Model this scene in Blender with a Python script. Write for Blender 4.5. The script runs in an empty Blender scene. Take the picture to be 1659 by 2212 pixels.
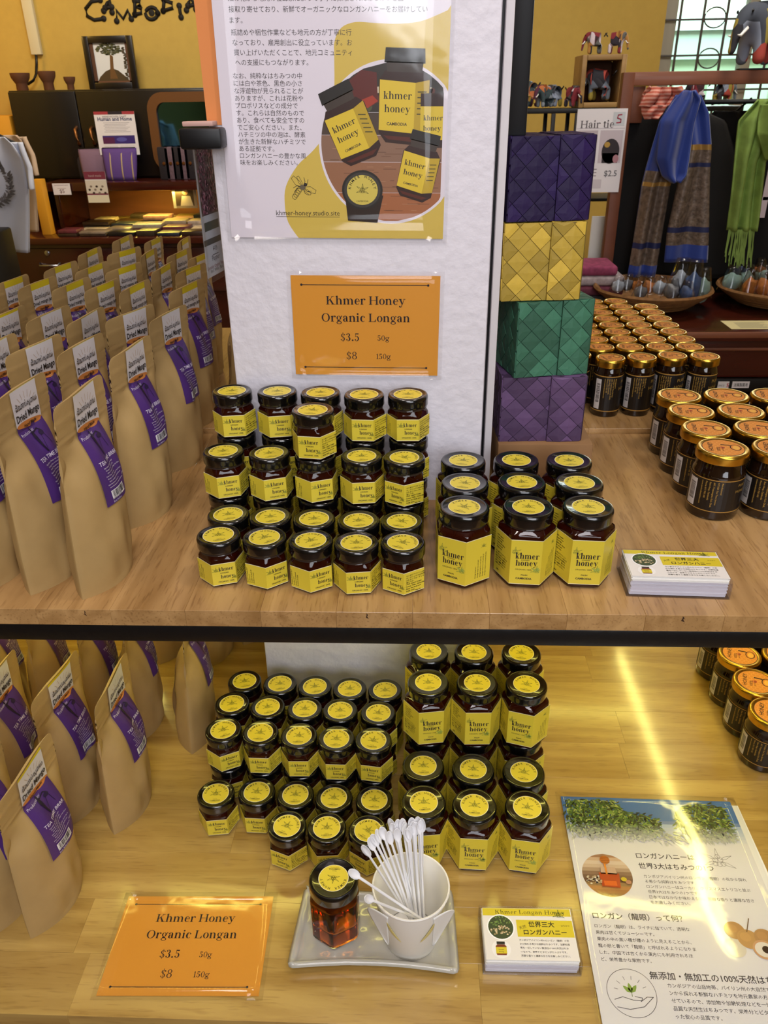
import bpy, bmesh, math, random
from mathutils import Vector, Matrix
from mathutils.geometry import tessellate_polygon
random.seed(7)
PI = math.pi
S = bpy.context.scene
COL = S.collection

# ------------------------------------------------------------------ camera
CZ = 1.5266                       # eye height above the floor
FPX, CX, CY = 1689.52, 829.5, 1106.0
_p, _y, _r = [math.radians(a) for a in (28.0535, 2.5087, -0.8907)]
FWD = Vector((-math.sin(_y)*math.cos(_p), math.cos(_y)*math.cos(_p), -math.sin(_p)))
_rt = Vector((math.cos(_y), math.sin(_y), 0)); _up = _rt.cross(FWD)
RT = math.cos(_r)*_rt + math.sin(_r)*_up
UP = -math.sin(_r)*_rt + math.cos(_r)*_up
cam = bpy.data.cameras.new('camera'); camo = bpy.data.objects.new('camera', cam); COL.objects.link(camo)
M = Matrix.Identity(4)
for i in range(3):
    M[i][0] = RT[i]; M[i][1] = UP[i]; M[i][2] = -FWD[i]
M[2][3] = CZ
camo.matrix_world = M
cam.sensor_fit = 'VERTICAL'; cam.sensor_height = 36.0; cam.lens = FPX/2212*36.0
cam.clip_start = 0.02; cam.clip_end = 60
cam.dof.use_dof = True; cam.dof.focus_distance = 0.76; cam.dof.aperture_fstop = 26
S.camera = camo

# ------------------------------------------------------------------ light
S.view_settings.view_transform = 'Standard'; S.view_settings.look = 'None'
S.view_settings.gamma = 1; S.view_settings.use_curve_mapping = False
S.view_settings.exposure = 0.27
w = bpy.data.worlds.new('world'); S.world = w; w.use_nodes = True
w.node_tree.nodes['Background'].inputs[0].default_value = (0.93, 0.92, 1.0, 1)
w.node_tree.nodes['Background'].inputs[1].default_value = 0.30

def area(name, loc, size, power, col=(1, .93, .84), target=None, sy=None):
    l = bpy.data.lights.new(name, 'AREA'); l.energy = power; l.color = col
    l.shape = 'RECTANGLE'; l.size = size; l.size_y = sy or size
    o = bpy.data.objects.new(name, l); o.location = loc; COL.objects.link(o)
    d = Vector(target or (loc[0], loc[1], 0)) - Vector(loc)
    o.rotation_euler = d.to_track_quat('-Z', 'Y').to_euler()
    return o
area('ceiling_or_fill_lamp', (-0.55, 0.35, 2.9), 0.30, 5.5, (1, .90, .82), (-.2, .8, 1.1))
area('ceiling_or_fill_lamp', (0.75, 0.55, 2.9), 0.30, 6.0, (1, .90, .82), (.2, .8, 1.1))
area('ceiling_or_fill_lamp', (0.1, -0.6, 2.6), 0.7, 13, (.98, .92, .95), (0, .8, 1.1))  # no ceiling fixture: fill added above the viewer to lift front faces
area('front_fill_light', (0.5, -1.5, 1.75), 1.5, 24, (.90, .93, 1), (.1, .9, 1.1), 1.1)  # soft cool fill added behind the viewer to brighten surfaces facing it
area('ceiling_or_fill_lamp', (-1.3, 3.6, 2.9), 0.6, 24, (1, .90, .76), (-1.8, 5, 1.3))
area('ceiling_or_fill_lamp', (1.1, 2.7, 2.9), 0.6, 22, (1, .92, .82), (1.0, 4.5, 1.5))
area('window_daylight', (2.0, 4.75, 1.9), 1.3, 12, (.9, .96, 1), (.8, 2.5, 1.0))

# ------------------------------------------------------------------ helpers
ZU = CZ - 0.43387      # upper shelf top
ZL = CZ - 0.77656      # lower shelf top
def ray(x, y): return FWD + RT*((x-CX)/FPX) - UP*((y-CY)/FPX)
def atz(x, y, z):
    d = ray(x, y); return d*((z-CZ)/d.z) + Vector((0, 0, CZ))
def aty(x, y, Y):
    d = ray(x, y); return d*(Y/d.y) + Vector((0, 0, CZ))
def lin(c):
    if isinstance(c, str): c = tuple(int(c[i:i+2], 16)/255 for i in (0, 2, 4))
    return tuple((v/12.92 if v <= .04045 else ((v+.055)/1.055)**2.4) for v in c) + (1,)

def mat(name, c, rough=.6, metal=0, coat=0, trans=0, ior=1.45, emit=0, bump=0, bscale=60, spec=.5, var=0, alpha=1, coatr=.06, sheen=0):
    m = bpy.data.materials.new(name); m.use_nodes = True
    nt = m.node_tree; b = nt.nodes['Principled BSDF']; I = b.inputs
    I['Base Color'].default_value = lin(c); I['Roughness'].default_value = rough
    I['Metallic'].default_value = metal; I['Coat Weight'].default_value = coat; I['Coat Roughness'].default_value = coatr
    I['Transmission Weight'].default_value = trans; I['IOR'].default_value = ior
    I['Specular IOR Level'].default_value = spec; I['Alpha'].default_value = alpha
    I['Sheen Weight'].default_value = sheen
    if emit:
        I['Emission Color'].default_value = lin(c); I['Emission Strength'].default_value = emit
    if bump or var:
        tc = nt.nodes.new('ShaderNodeTexCoord'); n = nt.nodes.new('ShaderNodeTexNoise')
        n.inputs['Scale'].default_value = bscale; n.inputs['Detail'].default_value = 5
        nt.links.new(tc.outputs['Object'], n.inputs['Vector'])
        if bump:
            bp = nt.nodes.new('ShaderNodeBump'); bp.inputs['Strength'].default_value = bump; bp.inputs['Distance'].default_value = .003
            nt.links.new(n.outputs['Fac'], bp.inputs['Height']); nt.links.new(bp.outputs['Normal'], I['Normal'])
        if var:
            h = nt.nodes.new('ShaderNodeHueSaturation'); h.inputs['Color'].default_value = lin(c)
            mr = nt.nodes.new('ShaderNodeMapRange'); mr.inputs['To Min'].default_value = 1-var; mr.inputs['To Max'].default_value = 1+var
            mr.inputs['From Min'].default_value = .3; mr.inputs['From Max'].default_value = .7
            nt.links.new(n.outputs['Fac'], mr.inputs['Value']); nt.links.new(mr.outputs['Result'], h.inputs['Value'])
            nt.links.new(h.outputs['Color'], I['Base Color'])
    return m

def wood(name, c1, c2, axis='Y', rough=.35, scale=1.0, coat=.3, pores=True, var=.11):
    m = bpy.data.materials.new(name); m.use_nodes = True
    nt = m.node_tree; N = nt.nodes; L = nt.links; b = N['Principled BSDF']
    tc = N.new('ShaderNodeTexCoord'); oi = N.new('ShaderNodeObjectInfo')
    mp = N.new('ShaderNodeMapping'); ad = N.new('ShaderNodeVectorMath'); ad.operation = 'ADD'
    ml = N.new('ShaderNodeMath'); ml.operation = 'MULTIPLY'; ml.inputs[1].default_value = 37
    L.new(oi.outputs['Random'], ml.inputs[0]); L.new(tc.outputs['Object'], ad.inputs[0]); L.new(ml.outputs[0], ad.inputs[1])
    L.new(ad.outputs[0], mp.inputs['Vector'])
    sc = {'Y': (1, .1, 1), 'X': (.1, 1, 1), 'Z': (1, 1, .1)}[axis]
    mp.inputs['Scale'].default_value = tuple(v*scale for v in sc)
    n1 = N.new('ShaderNodeTexNoise'); n1.inputs['Scale'].default_value = 28; n1.inputs['Detail'].default_value = 6; n1.inputs['Distortion'].default_value = 1.2
    L.new(mp.outputs[0], n1.inputs['Vector'])
    cr = N.new('ShaderNodeValToRGB'); cr.color_ramp.elements[0].color = lin(c1); cr.color_ramp.elements[1].color = lin(c2)
    cr.color_ramp.elements[0].position = .32; cr.color_ramp.elements[1].position = .66
    L.new(n1.outputs['Fac'], cr.inputs[0])
    hs = N.new('ShaderNodeHueSaturation'); mr = N.new('ShaderNodeMapRange')
    mr.inputs['To Min'].default_value = 1-var; mr.inputs['To Max'].default_value = 1+var*.9
    L.new(oi.outputs['Random'], mr.inputs['Value']); L.new(mr.outputs[0], hs.inputs['Value']); L.new(cr.outputs[0], hs.inputs['Color'])
    out = hs.outputs['Color']
    if pores:
        mp2 = N.new('ShaderNodeMapping'); sp = {'Y': (1, .09, 1), 'X': (.09, 1, 1), 'Z': (1, 1, .09)}[axis]
        mp2.inputs['Scale'].default_value = sp; L.new(ad.outputs[0], mp2.inputs['Vector'])
        n2 = N.new('ShaderNodeTexNoise'); n2.inputs['Scale'].default_value = 420; n2.inputs['Detail'].default_value = 2
        L.new(mp2.outputs[0], n2.inputs['Vector'])
        c3 = N.new('ShaderNodeValToRGB'); c3.color_ramp.elements[0].position = .30; c3.color_ramp.elements[1].position = .44
        c3.color_ramp.elements[0].color = (.62, .55, .5, 1); c3.color_ramp.elements[1].color = (1, 1, 1, 1)
        L.new(n2.outputs['Fac'], c3.inputs[0])
        mx = N.new('ShaderNodeMix'); mx.data_type = 'RGBA'; mx.blend_type = 'MULTIPLY'; mx.inputs[0].default_value = .8 if pores is True else pores
        L.new(out, mx.inputs[6]); L.new(c3.outputs[0], mx.inputs[7]); out = mx.outputs[2]
    L.new(out, b.inputs['Base Color'])
    bp = N.new('ShaderNodeBump'); bp.inputs['Strength'].default_value = .12; bp.inputs['Distance'].default_value = .001
    L.new(n1.outputs['Fac'], bp.inputs['Height']); L.new(bp.outputs[0], b.inputs['Normal'])
    b.inputs['Roughness'].default_value = rough; b.inputs['Coat Weight'].default_value = coat; b.inputs['Coat Roughness'].default_value = .13
    return m

def ink_mat(name, rough=.5, coat=0, wavy=0):
    m = bpy.data.materials.new(name); m.use_nodes = True
    nt = m.node_tree; b = nt.nodes['Principled BSDF']
    a = nt.nodes.new('ShaderNodeVertexColor'); a.layer_name = 'Col'
    nt.links.new(a.outputs['Color'], b.inputs['Base Color'])
    b.inputs['Roughness'].default_value = rough; b.inputs['Coat Weight'].default_value = coat; b.inputs['Coat Roughness'].default_value = .08
    if wavy:
        tc = nt.nodes.new('ShaderNodeTexCoord'); n = nt.nodes.new('ShaderNodeTexNoise'); n.inputs['Scale'].default_value = 22
        bp = nt.nodes.new('ShaderNodeBump'); bp.inputs['Strength'].default_value = wavy; bp.inputs['Distance'].default_value = .004
        nt.links.new(tc.outputs['Object'], n.inputs['Vector']); nt.links.new(n.outputs['Fac'], bp.inputs['Height'])
        nt.links.new(bp.outputs[0], b.inputs['Coat Normal'])
    return m

MT = dict(
    honey=mat('dark_honey_glass', '3c1005', .06, trans=.5, ior=1.48, spec=.6),
    neck=mat('glass_neck', '6f5c50', .06, trans=.75, ior=1.4, spec=.6),
    lid=mat('black_lid', '090909', .22, coat=.9, bump=.12, bscale=90),
    gold=mat('gold_lid', 'd0a640', .26, metal=1, bump=.1, bscale=60),
    darkhoney=mat('brown_honey_glass', '1d0f07', .07, coat=.6),
    kraft=mat('kraft_paper', 'b39560', .6, bump=.25, bscale=35, var=.05),
    card=mat('kraft_cardboard', '8f6b45', .75, var=.05, bscale=30),
    ink=ink_mat('print', .5), inkc=ink_mat('laminated_print', .4, coat=.9, wavy=.25), inkg=ink_mat('lid_print', .75), inkl=ink_mat('glossy_label_print', .45, coat=.15),
    steel=mat('black_steel', '0b0b0c', .4, bump=.15, bscale=90, var=.2),
    plaster=mat('white_plaster', 'e3e0e8', .75, bump=.55, bscale=70, var=.02),
    white=mat('white_paint', 'dcd8dc', .6, bump=.2, bscale=40),
    plastic=mat('white_plastic', 'f2f2f4', .3, spec=.6),
    paper=mat('white_paper', 'efeee9', .6, sheen=.1), cream=mat('cream_paper', 'e9dfa8', .6),
    ceramic=mat('grey_glazed_ceramic', 'b5b2a6', .18, coat=.6, bump=.35, bscale=28, var=.04),
    yellow_wall=mat('yellow_wall_paint', 'c3a450', .8, bump=.08, bscale=25, var=.03),
    black=mat('black_plastic', '08080a', .45), shirtb=mat('black_cotton', '0b0a0b', .9, bump=.3, bscale=14),
    shirtw=mat('white_cotton', 'cdd3e4', .9, bump=.3, bscale=10), shirtc=mat('cream_cotton', 'bfa68c', .9, bump=.3, bscale=10),
    orange=mat('orange_wall_paint', 'dc8a4e', .8, bump=.2, bscale=20),
    cab=wood('dark_cabinet_wood', '0c0907', '17100b', 'Z', .35, .3, .3, False),
    redwood=wood('red_brown_wood', '35100a', '4c1a10', 'X', .25, .3, .6, False),
    rackwood=wood('rack_wood', '6a3b25', '8a5236', 'X', .5, .3, .1, False),
    crate=wood('crate_wood', '8a6a3c', 'ae8a52', 'X', .6, .4, 0, False),
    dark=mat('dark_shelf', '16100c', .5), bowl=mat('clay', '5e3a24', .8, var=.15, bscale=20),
    brass=mat('brass_handle', '8a5a30', .35, metal=.8), silver=mat('silver_metal', 'b8bcc4', .3, metal=1),
    film=mat('clear_film', 'ffffff', .12, trans=1, ior=1.1, alpha=.35),
    wicker=mat('woven_basket', '8a6238', .7, bump=.9, bscale=55, var=.25),
)
FILM = MT['film']
def clear(name, a=.16, rough=.08, tint='ffffff'):
    """thin clear plastic or glass: see-through, with a fresnel gloss"""
    m = bpy.data.materials.new(name); m.use_nodes = True; nt = m.node_tree
    nt.nodes.clear(); o = nt.nodes.new('ShaderNodeOutputMaterial'); mx = nt.nodes.new('ShaderNodeMixShader')
    t = nt.nodes.new('ShaderNodeBsdfTransparent'); t.inputs[0].default_value = lin(tint); g = nt.nodes.new('ShaderNodeBsdfGlossy')
    g.inputs['Roughness'].default_value = rough; f = nt.nodes.new('ShaderNodeLayerWeight'); f.inputs[0].default_value = .35
    pw = nt.nodes.new('ShaderNodeMath'); pw.operation = 'POWER'; pw.inputs[1].default_value = 3
    ma = nt.nodes.new('ShaderNodeMath'); ma.operation = 'MULTIPLY_ADD'; ma.inputs[1].default_value = a; ma.inputs[2].default_value = .03
    nt.links.new(f.outputs['Facing'], pw.inputs[0]); nt.links.new(pw.outputs[0], ma.inputs[0]); nt.links.new(ma.outputs[0], mx.inputs[0])
    nt.links.new(t.outputs[0], mx.inputs[1]); nt.links.new(g.outputs[0], mx.inputs[2]); nt.links.new(mx.outputs[0], o.inputs[0])
    return m
MT['laminate'] = clear('clear_laminate', .35, .07); MT['acrylic'] = clear('clear_acrylic', .45, .05, 'f4f4fa')
MT['wrap'] = clear('clear_wrap', .6, .06, 'f6f6f6'); MT['pane'] = clear('window_glass', .4, .03, 'eafff8')

def link(name, me, parent=None, loc=None, rot=None):
    o = bpy.data.objects.new(name, me); COL.objects.link(o)
    if parent: o.parent = parent
    if loc is not None: o.location = loc
    if rot is not None: o.rotation_euler = rot
    return o
def mesh(name, vs, fs, m=None, smooth=False):
    me = bpy.data.meshes.new(name); me.from_pydata([tuple(v) for v in vs], [], fs); me.update()
    if m: me.materials.append(MT[m] if isinstance(m, str) else m)
    if smooth: me.shade_smooth()
    return me
def tag(o, label, cat=None, group=None, kind=None):
    if label: o['label'] = label
    if cat: o['category'] = cat
    if group: o['group'] = group
    if kind: o['kind'] = kind
    return o
def empty(name, loc=(0, 0, 0), rz=0, label=None, cat=None, group=None):
    o = bpy.data.objects.new(name, None); COL.objects.link(o); o.location = loc; o.rotation_euler = (0, 0, rz)
    o.empty_display_size = .02
    return tag(o, label, cat, group)
def copy_tree(o, parent=None):
    c = o.copy(); COL.objects.link(c)
    if parent: c.parent = parent
    for ch in [x for x in o.children]: copy_tree(ch, c)
    return c
def autosmooth(me, ang=35):
    try: me.set_sharp_from_angle(angle=math.radians(ang))
    except Exception: pass
def bm_mesh(name, bm, m=None, smooth=True, ang=35):
    bmesh.ops.recalc_face_normals(bm, faces=bm.faces)
    me = bpy.data.meshes.new(name); bm.to_mesh(me); bm.free()
    if m: me.materials.append(MT[m] if isinstance(m, str) else m)
    if smooth: me.shade_smooth(); autosmooth(me, ang)
    return me
def box(name, x0, x1, y0, y1, z0, z1, m, bev=.002, seg=2):
    bm = bmesh.new()
    r = bmesh.ops.create_cube(bm, size=1)
    for v in bm.verts:
        v.co = Vector(((x0+x1)/2+v.co.x*(x1-x0), (y0+y1)/2+v.co.y*(y1-y0), (z0+z1)/2+v.co.z*(z1-z0)))
    if bev: bmesh.ops.bevel(bm, geom=list(bm.edges), offset=bev, segments=seg, affect='EDGES', profile=.5)
    return bm_mesh(name, bm, m)
def lathe(name, prof, m, n=32, cap=True, center=(0, 0)):
    vs, fs = [], []
    for r, z in prof:
        for i in range(n):
            a = 2*PI*i/n; vs.append((center[0]+r*math.cos(a), center[1]+r*math.sin(a), z))
    for j in range(len(prof)-1):
        for i in range(n):
            fs.append((j*n+i, j*n+(i+1) % n, (j+1)*n+(i+1) % n, (j+1)*n+i))
    if cap:
        if prof[0][0] > 1e-5: fs.append(tuple(range(n))[::-1])
        if prof[-1][0] > 1e-5: fs.append(tuple((len(prof)-1)*n+i for i in range(n)))
    me = mesh(name, vs, fs, m, True); autosmooth(me, 40); return me
def tube(name, pts, r, m, n=8, radii=None):
    vs, fs = [], []
    P = [Vector(p) for p in pts]
    for k, p in enumerate(P):
        d = (P[min(k+1, len(P)-1)]-P[max(k-1, 0)]).normalized()
        a = d.orthogonal() if abs(d.z) > .9 else d.cross(Vector((0, 0, 1)))
        a.normalize(); b = d.cross(a); rr = radii[k] if radii else r
        for i in range(n):
            t = 2*PI*i/n; vs.append(p + (a*math.cos(t)+b*math.sin(t))*rr)
    for k in range(len(P)-1):
        for i in range(n): fs.append((k*n+i, k*n+(i+1) % n, (k+1)*n+(i+1) % n, (k+1)*n+i))
    fs += [tuple(range(n))[::-1], tuple((len(P)-1)*n+i for i in range(n))]
    return mesh(name, vs, fs, m, True)
def sheet(name, fn, nu, nv, m, thick=.002, smooth=True):
    """a cloth or paper surface given by fn(u,v), u and v in 0..1, with a real thickness"""
    vs = []
    P = [[Vector(fn(i/nu, j/nv)) for i in range(nu+1)] for j in range(nv+1)]
    Nn = []
    for j in range(nv+1):
        for i in range(nu+1):
            a = P[j][min(i+1, nu)]-P[j][max(i-1, 0)]; b = P[min(j+1, nv)][i]-P[max(j-1, 0)][i]
            n = a.cross(b); n = n.normalized() if n.length > 1e-12 else Vector((0, 0, 1)); Nn.append(n)
    flat = [p for row in P for p in row]
    vs = [p+n*thick/2 for p, n in zip(flat, Nn)] + [p-n*thick/2 for p, n in zip(flat, Nn)]
    K = len(flat); W = nu+1; fs = []
    for j in range(nv):
        for i in range(nu):
            a = j*W+i; q = (a, a+1, a+W+1, a+W); fs.append(q); fs.append(tuple(K+t for t in q[::-1]))
    for i in range(nu):
        a = i; fs.append((a+K, a+1+K, a+1, a)); a = nv*W+i; fs.append((a, a+1, a+1+K, a+K))
    for j in range(nv):
        a = j*W; fs.append((a, a+W, a+W+K, a+K)); a = j*W+nu; fs.append((a+K, a+W+K, a+W, a))
    return mesh(name, vs, fs, m, smooth)
def obj(name, me, parent=None, **k): return link(name, me, parent, **k)

# ------------------------------------------------------------------ lettering: a small serif alphabet drawn from stems, rings and wedges
def _R(x0, y0, x1, y1): return [(x0, y0), (x1, y0), (x1, y1), (x0, y1)]
def _ring(cx, cy, rx, ry, icx, icy, irx, iry, a0=0, a1=360, n=14):
    out = []; n = max(3, int(n*abs(a1-a0)/360)+2)
    for k in range(n):
        A = math.radians(a0+(a1-a0)*k/n); B = math.radians(a0+(a1-a0)*(k+1)/n)
        out.append([(cx+rx*math.cos(A), cy+ry*math.sin(A)), (cx+rx*math.cos(B), cy+ry*math.sin(B)),
                    (icx+irx*math.cos(B), icy+iry*math.sin(B)), (icx+irx*math.cos(A), icy+iry*math.sin(A))])
    return out
def _dot(cx, cy, r): return [[(cx+r*math.cos(a*PI/4), cy+r*math.sin(a*PI/4)) for a in range(8)]]
def _arch(x, B):   # from the stem whose right side is x
    return _ring(x+14, 32, 18, 19, x+9, 31, 9.5, 15, 0, 170) + [_R(x+32-B, 0, x+32, 33), _R(x+27-B, 0, x+37, 3.5)]
def glyph(ch, B=13):
    h = 3.6
    if ch == 't': return 34, [_R(8, 6, 8+B, 62), _R(0, 45, 32, 49), [(8, 49), (8+B, 49), (8+B, 62)]] + _ring(8+B+6, 9, 14, 11, 8+B+7, 10, 9, 8, 180, 330)
    if ch == 'k': return 54, [_R(6, 0, 6+B, 74), _R(0, 0, 12+B, h), [(0, 70), (6+B, 74), (6, 62)], [(6+B, 20), (40, 47), (36, 48), (6+B, 26)], _R(30, 46, 50, 50), [(22, 30), (28, 38), (46, 0), (30, 0)], _R(26, 0, 54, h)]
    if ch == 'h': return 60, [_R(6, 0, 6+B, 74), _R(0, 0, 12+B, h), [(0, 70), (6+B, 74), (6, 62)]] + _arch(6+B, B)
    if ch == 'm': return 92, [_R(6, 0, 6+B, 48), _R(0, 0, 12+B, h), [(0, 46), (6+B, 51), (6, 40)]] + _arch(6+B, B) + _arch(38+B, B)
    if ch == 'n': return 60, [_R(6, 0, 6+B, 48), _R(0, 0, 12+B, h), [(0, 46), (6+B, 51), (6, 40)]] + _arch(6+B, B)
    if ch == 'r': return 44, [_R(6, 0, 6+B, 48), _R(0, 0, 13+B, h), [(0, 46), (6+B, 51), (6, 40)]] + _ring(6+B+13, 34, 15, 17, 6+B+12, 32, 11, 14, 60, 170) + _dot(6+B+18, 43, 6.5)
    if ch == 'e': return 48, _ring(24, 25, 22, 26, 26, 25, 22-B+1, 22.5, 20, 320) + [_R(15, 25, 44, 29), [(44, 29), (45, 25), (46, 30), (44, 36), (38, 36)]]
    if ch == 'c': return 46, _ring(24, 25, 22, 26, 27, 25, 22-B+1, 22.5, 50, 315) + _dot(37, 40, 6)
    if ch in 'o': return 50, _ring(25, 25, 24, 26, 25, 25, 24-B, 23)
    if ch == '0': return 50, _ring(25, 35, 22, 36, 25, 35, 22-B+2, 33)
    if ch == 'O': return 76, _ring(37, 35, 35, 37, 37, 35, 35-B, 33.5)
    if ch == 'a': return 50, _ring(21, 14, 19, 15.5, 24, 14, 19-B+3, 12.5) + _ring(21, 35, 19, 16, 20, 34, 19-B+2, 13, 0, 150) + [_R(40-B, 4, 40, 36)] + _dot(10, 38, 6) + [[(40-B, 6), (40, 6), (48, 0), (40, 0)]]
    if ch == 'g': return 52, _ring(22, 32, 20, 18, 22, 32, 20-B+2, 15.5) + _ring(24, -8, 23, 13, 24, -8, 15, 9) + [[(6, 8), (14, 14), (20, 14), (36, 8), (36, 3), (12, 3)]] + _dot(46, 46, 5.5)
    if ch == 'i': return 28, [_R(6, 0, 6+B, 48), _R(0, 0, 12+B, h), [(0, 46), (6+B, 51), (6, 40)]] + _dot(6+B/2, 66, 8)
    if ch == 'y': return 54, [[(3, 50), (3+B+3, 50), (34, 6), (26, 0)], [(45, 50), (49, 50), (24, -16), (20, -12)], _R(-2, 46.5, 24, 50), _R(36, 46.5, 56, 50)] + _ring(14, -12, 11, 9, 14, -11, 7, 6, 200, 380) + _dot(9, -14, 6.5)
    if ch == 'K': return 78, [_R(8, 0, 8+B, 70), _R(0, 0, 16+B, h), _R(0, 66.5, 16+B, 70), [(8+B, 26), (58, 67), (53, 67), (8+B, 33)], _R(44, 66.5, 72, 70), [(30, 38), (38, 48), (68, 0), (52, 0)], _R(44, 0, 78, h)]
    if ch == 'H': return 82, [_R(8, 0, 8+B, 70), _R(0, 0, 16+B, h), _R(0, 66.5, 16+B, 70), _R(60, 0, 60+B, 70), _R(52, 0, 68+B, h), _R(52, 66.5, 68+B, 70), _R(8+B, 34, 60, 38)]
    if ch == 'L': return 66, [_R(8, 0, 8+B, 70), _R(0, 0, 60, h), _R(0, 66.5, 16+B, 70), [(48, 3), (60, 3), (62, 22), (59, 22)]]
    if ch == '1': return 36, [_R(14, 0, 14+B-2, 70), _R(4, 0, 34, h), [(4, 60), (14+B-2, 71), (14, 58)]]
    if ch == '5': return 46, _ring(20, 22, 21, 23, 17, 22, 21-B+3, 19.5, -150, 130) + [_R(8, 38, 12, 70), [(8, 70), (38, 70), (36, 60), (8, 62)]] + _dot(8, 12, 6)
    if ch == '3': return 46, _ring(19, 19, 21, 20, 15, 19, 21-B+2, 17, -150, 90) + _ring(19, 54, 18, 17, 16, 54, 18-B+3, 14, -90, 150) + _dot(7, 12, 6) + _dot(8, 60, 6)
    if ch == '8': return 50, _ring(24, 19, 22, 20, 24, 19, 22-B+2, 16.5) + _ring(24, 54, 19, 17, 24, 54, 19-B+3, 14)
    if ch == '$': return 46, _ring(22, 50, 18, 17, 22, 51, 18-B+3, 14, 30, 270) + _ring(20, 18, 19, 18, 20, 17, 19-B+3, 15, -150, 90) + [_R(19.5, -8, 23.5, 78)] + _dot(37, 56, 5) + _dot(5, 13, 5)
    if ch == '.': return 24, _dot(10, 7, 8)
    return 30, []

_tc = {}
def text_polys(s, bold=0.0, res=2):
    """sans lettering through Blender's own font: triangles, width for size 1"""
    k = (s, bold, res)
    if k in _tc: return _tc[k]
    cu = bpy.data.curves.new('lettering', 'FONT'); cu.body = s; cu.resolution_u = res; cu.offset = bold
    o = bpy.data.objects.new('lettering', cu)
    me = o.to_mesh(); me.calc_loop_triangles()
    vs = [(v.co.x, v.co.y) for v in me.vertices]; tr = [tuple(t.vertices) for t in me.loop_triangles]
    o.to_mesh_clear(); bpy.data.objects.remove(o); bpy.data.curves.remove(cu)
    xs = [v[0] for v in vs] or [0]
    _tc[k] = (vs, tr, min(xs), max(xs)); return _tc[k]

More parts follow.
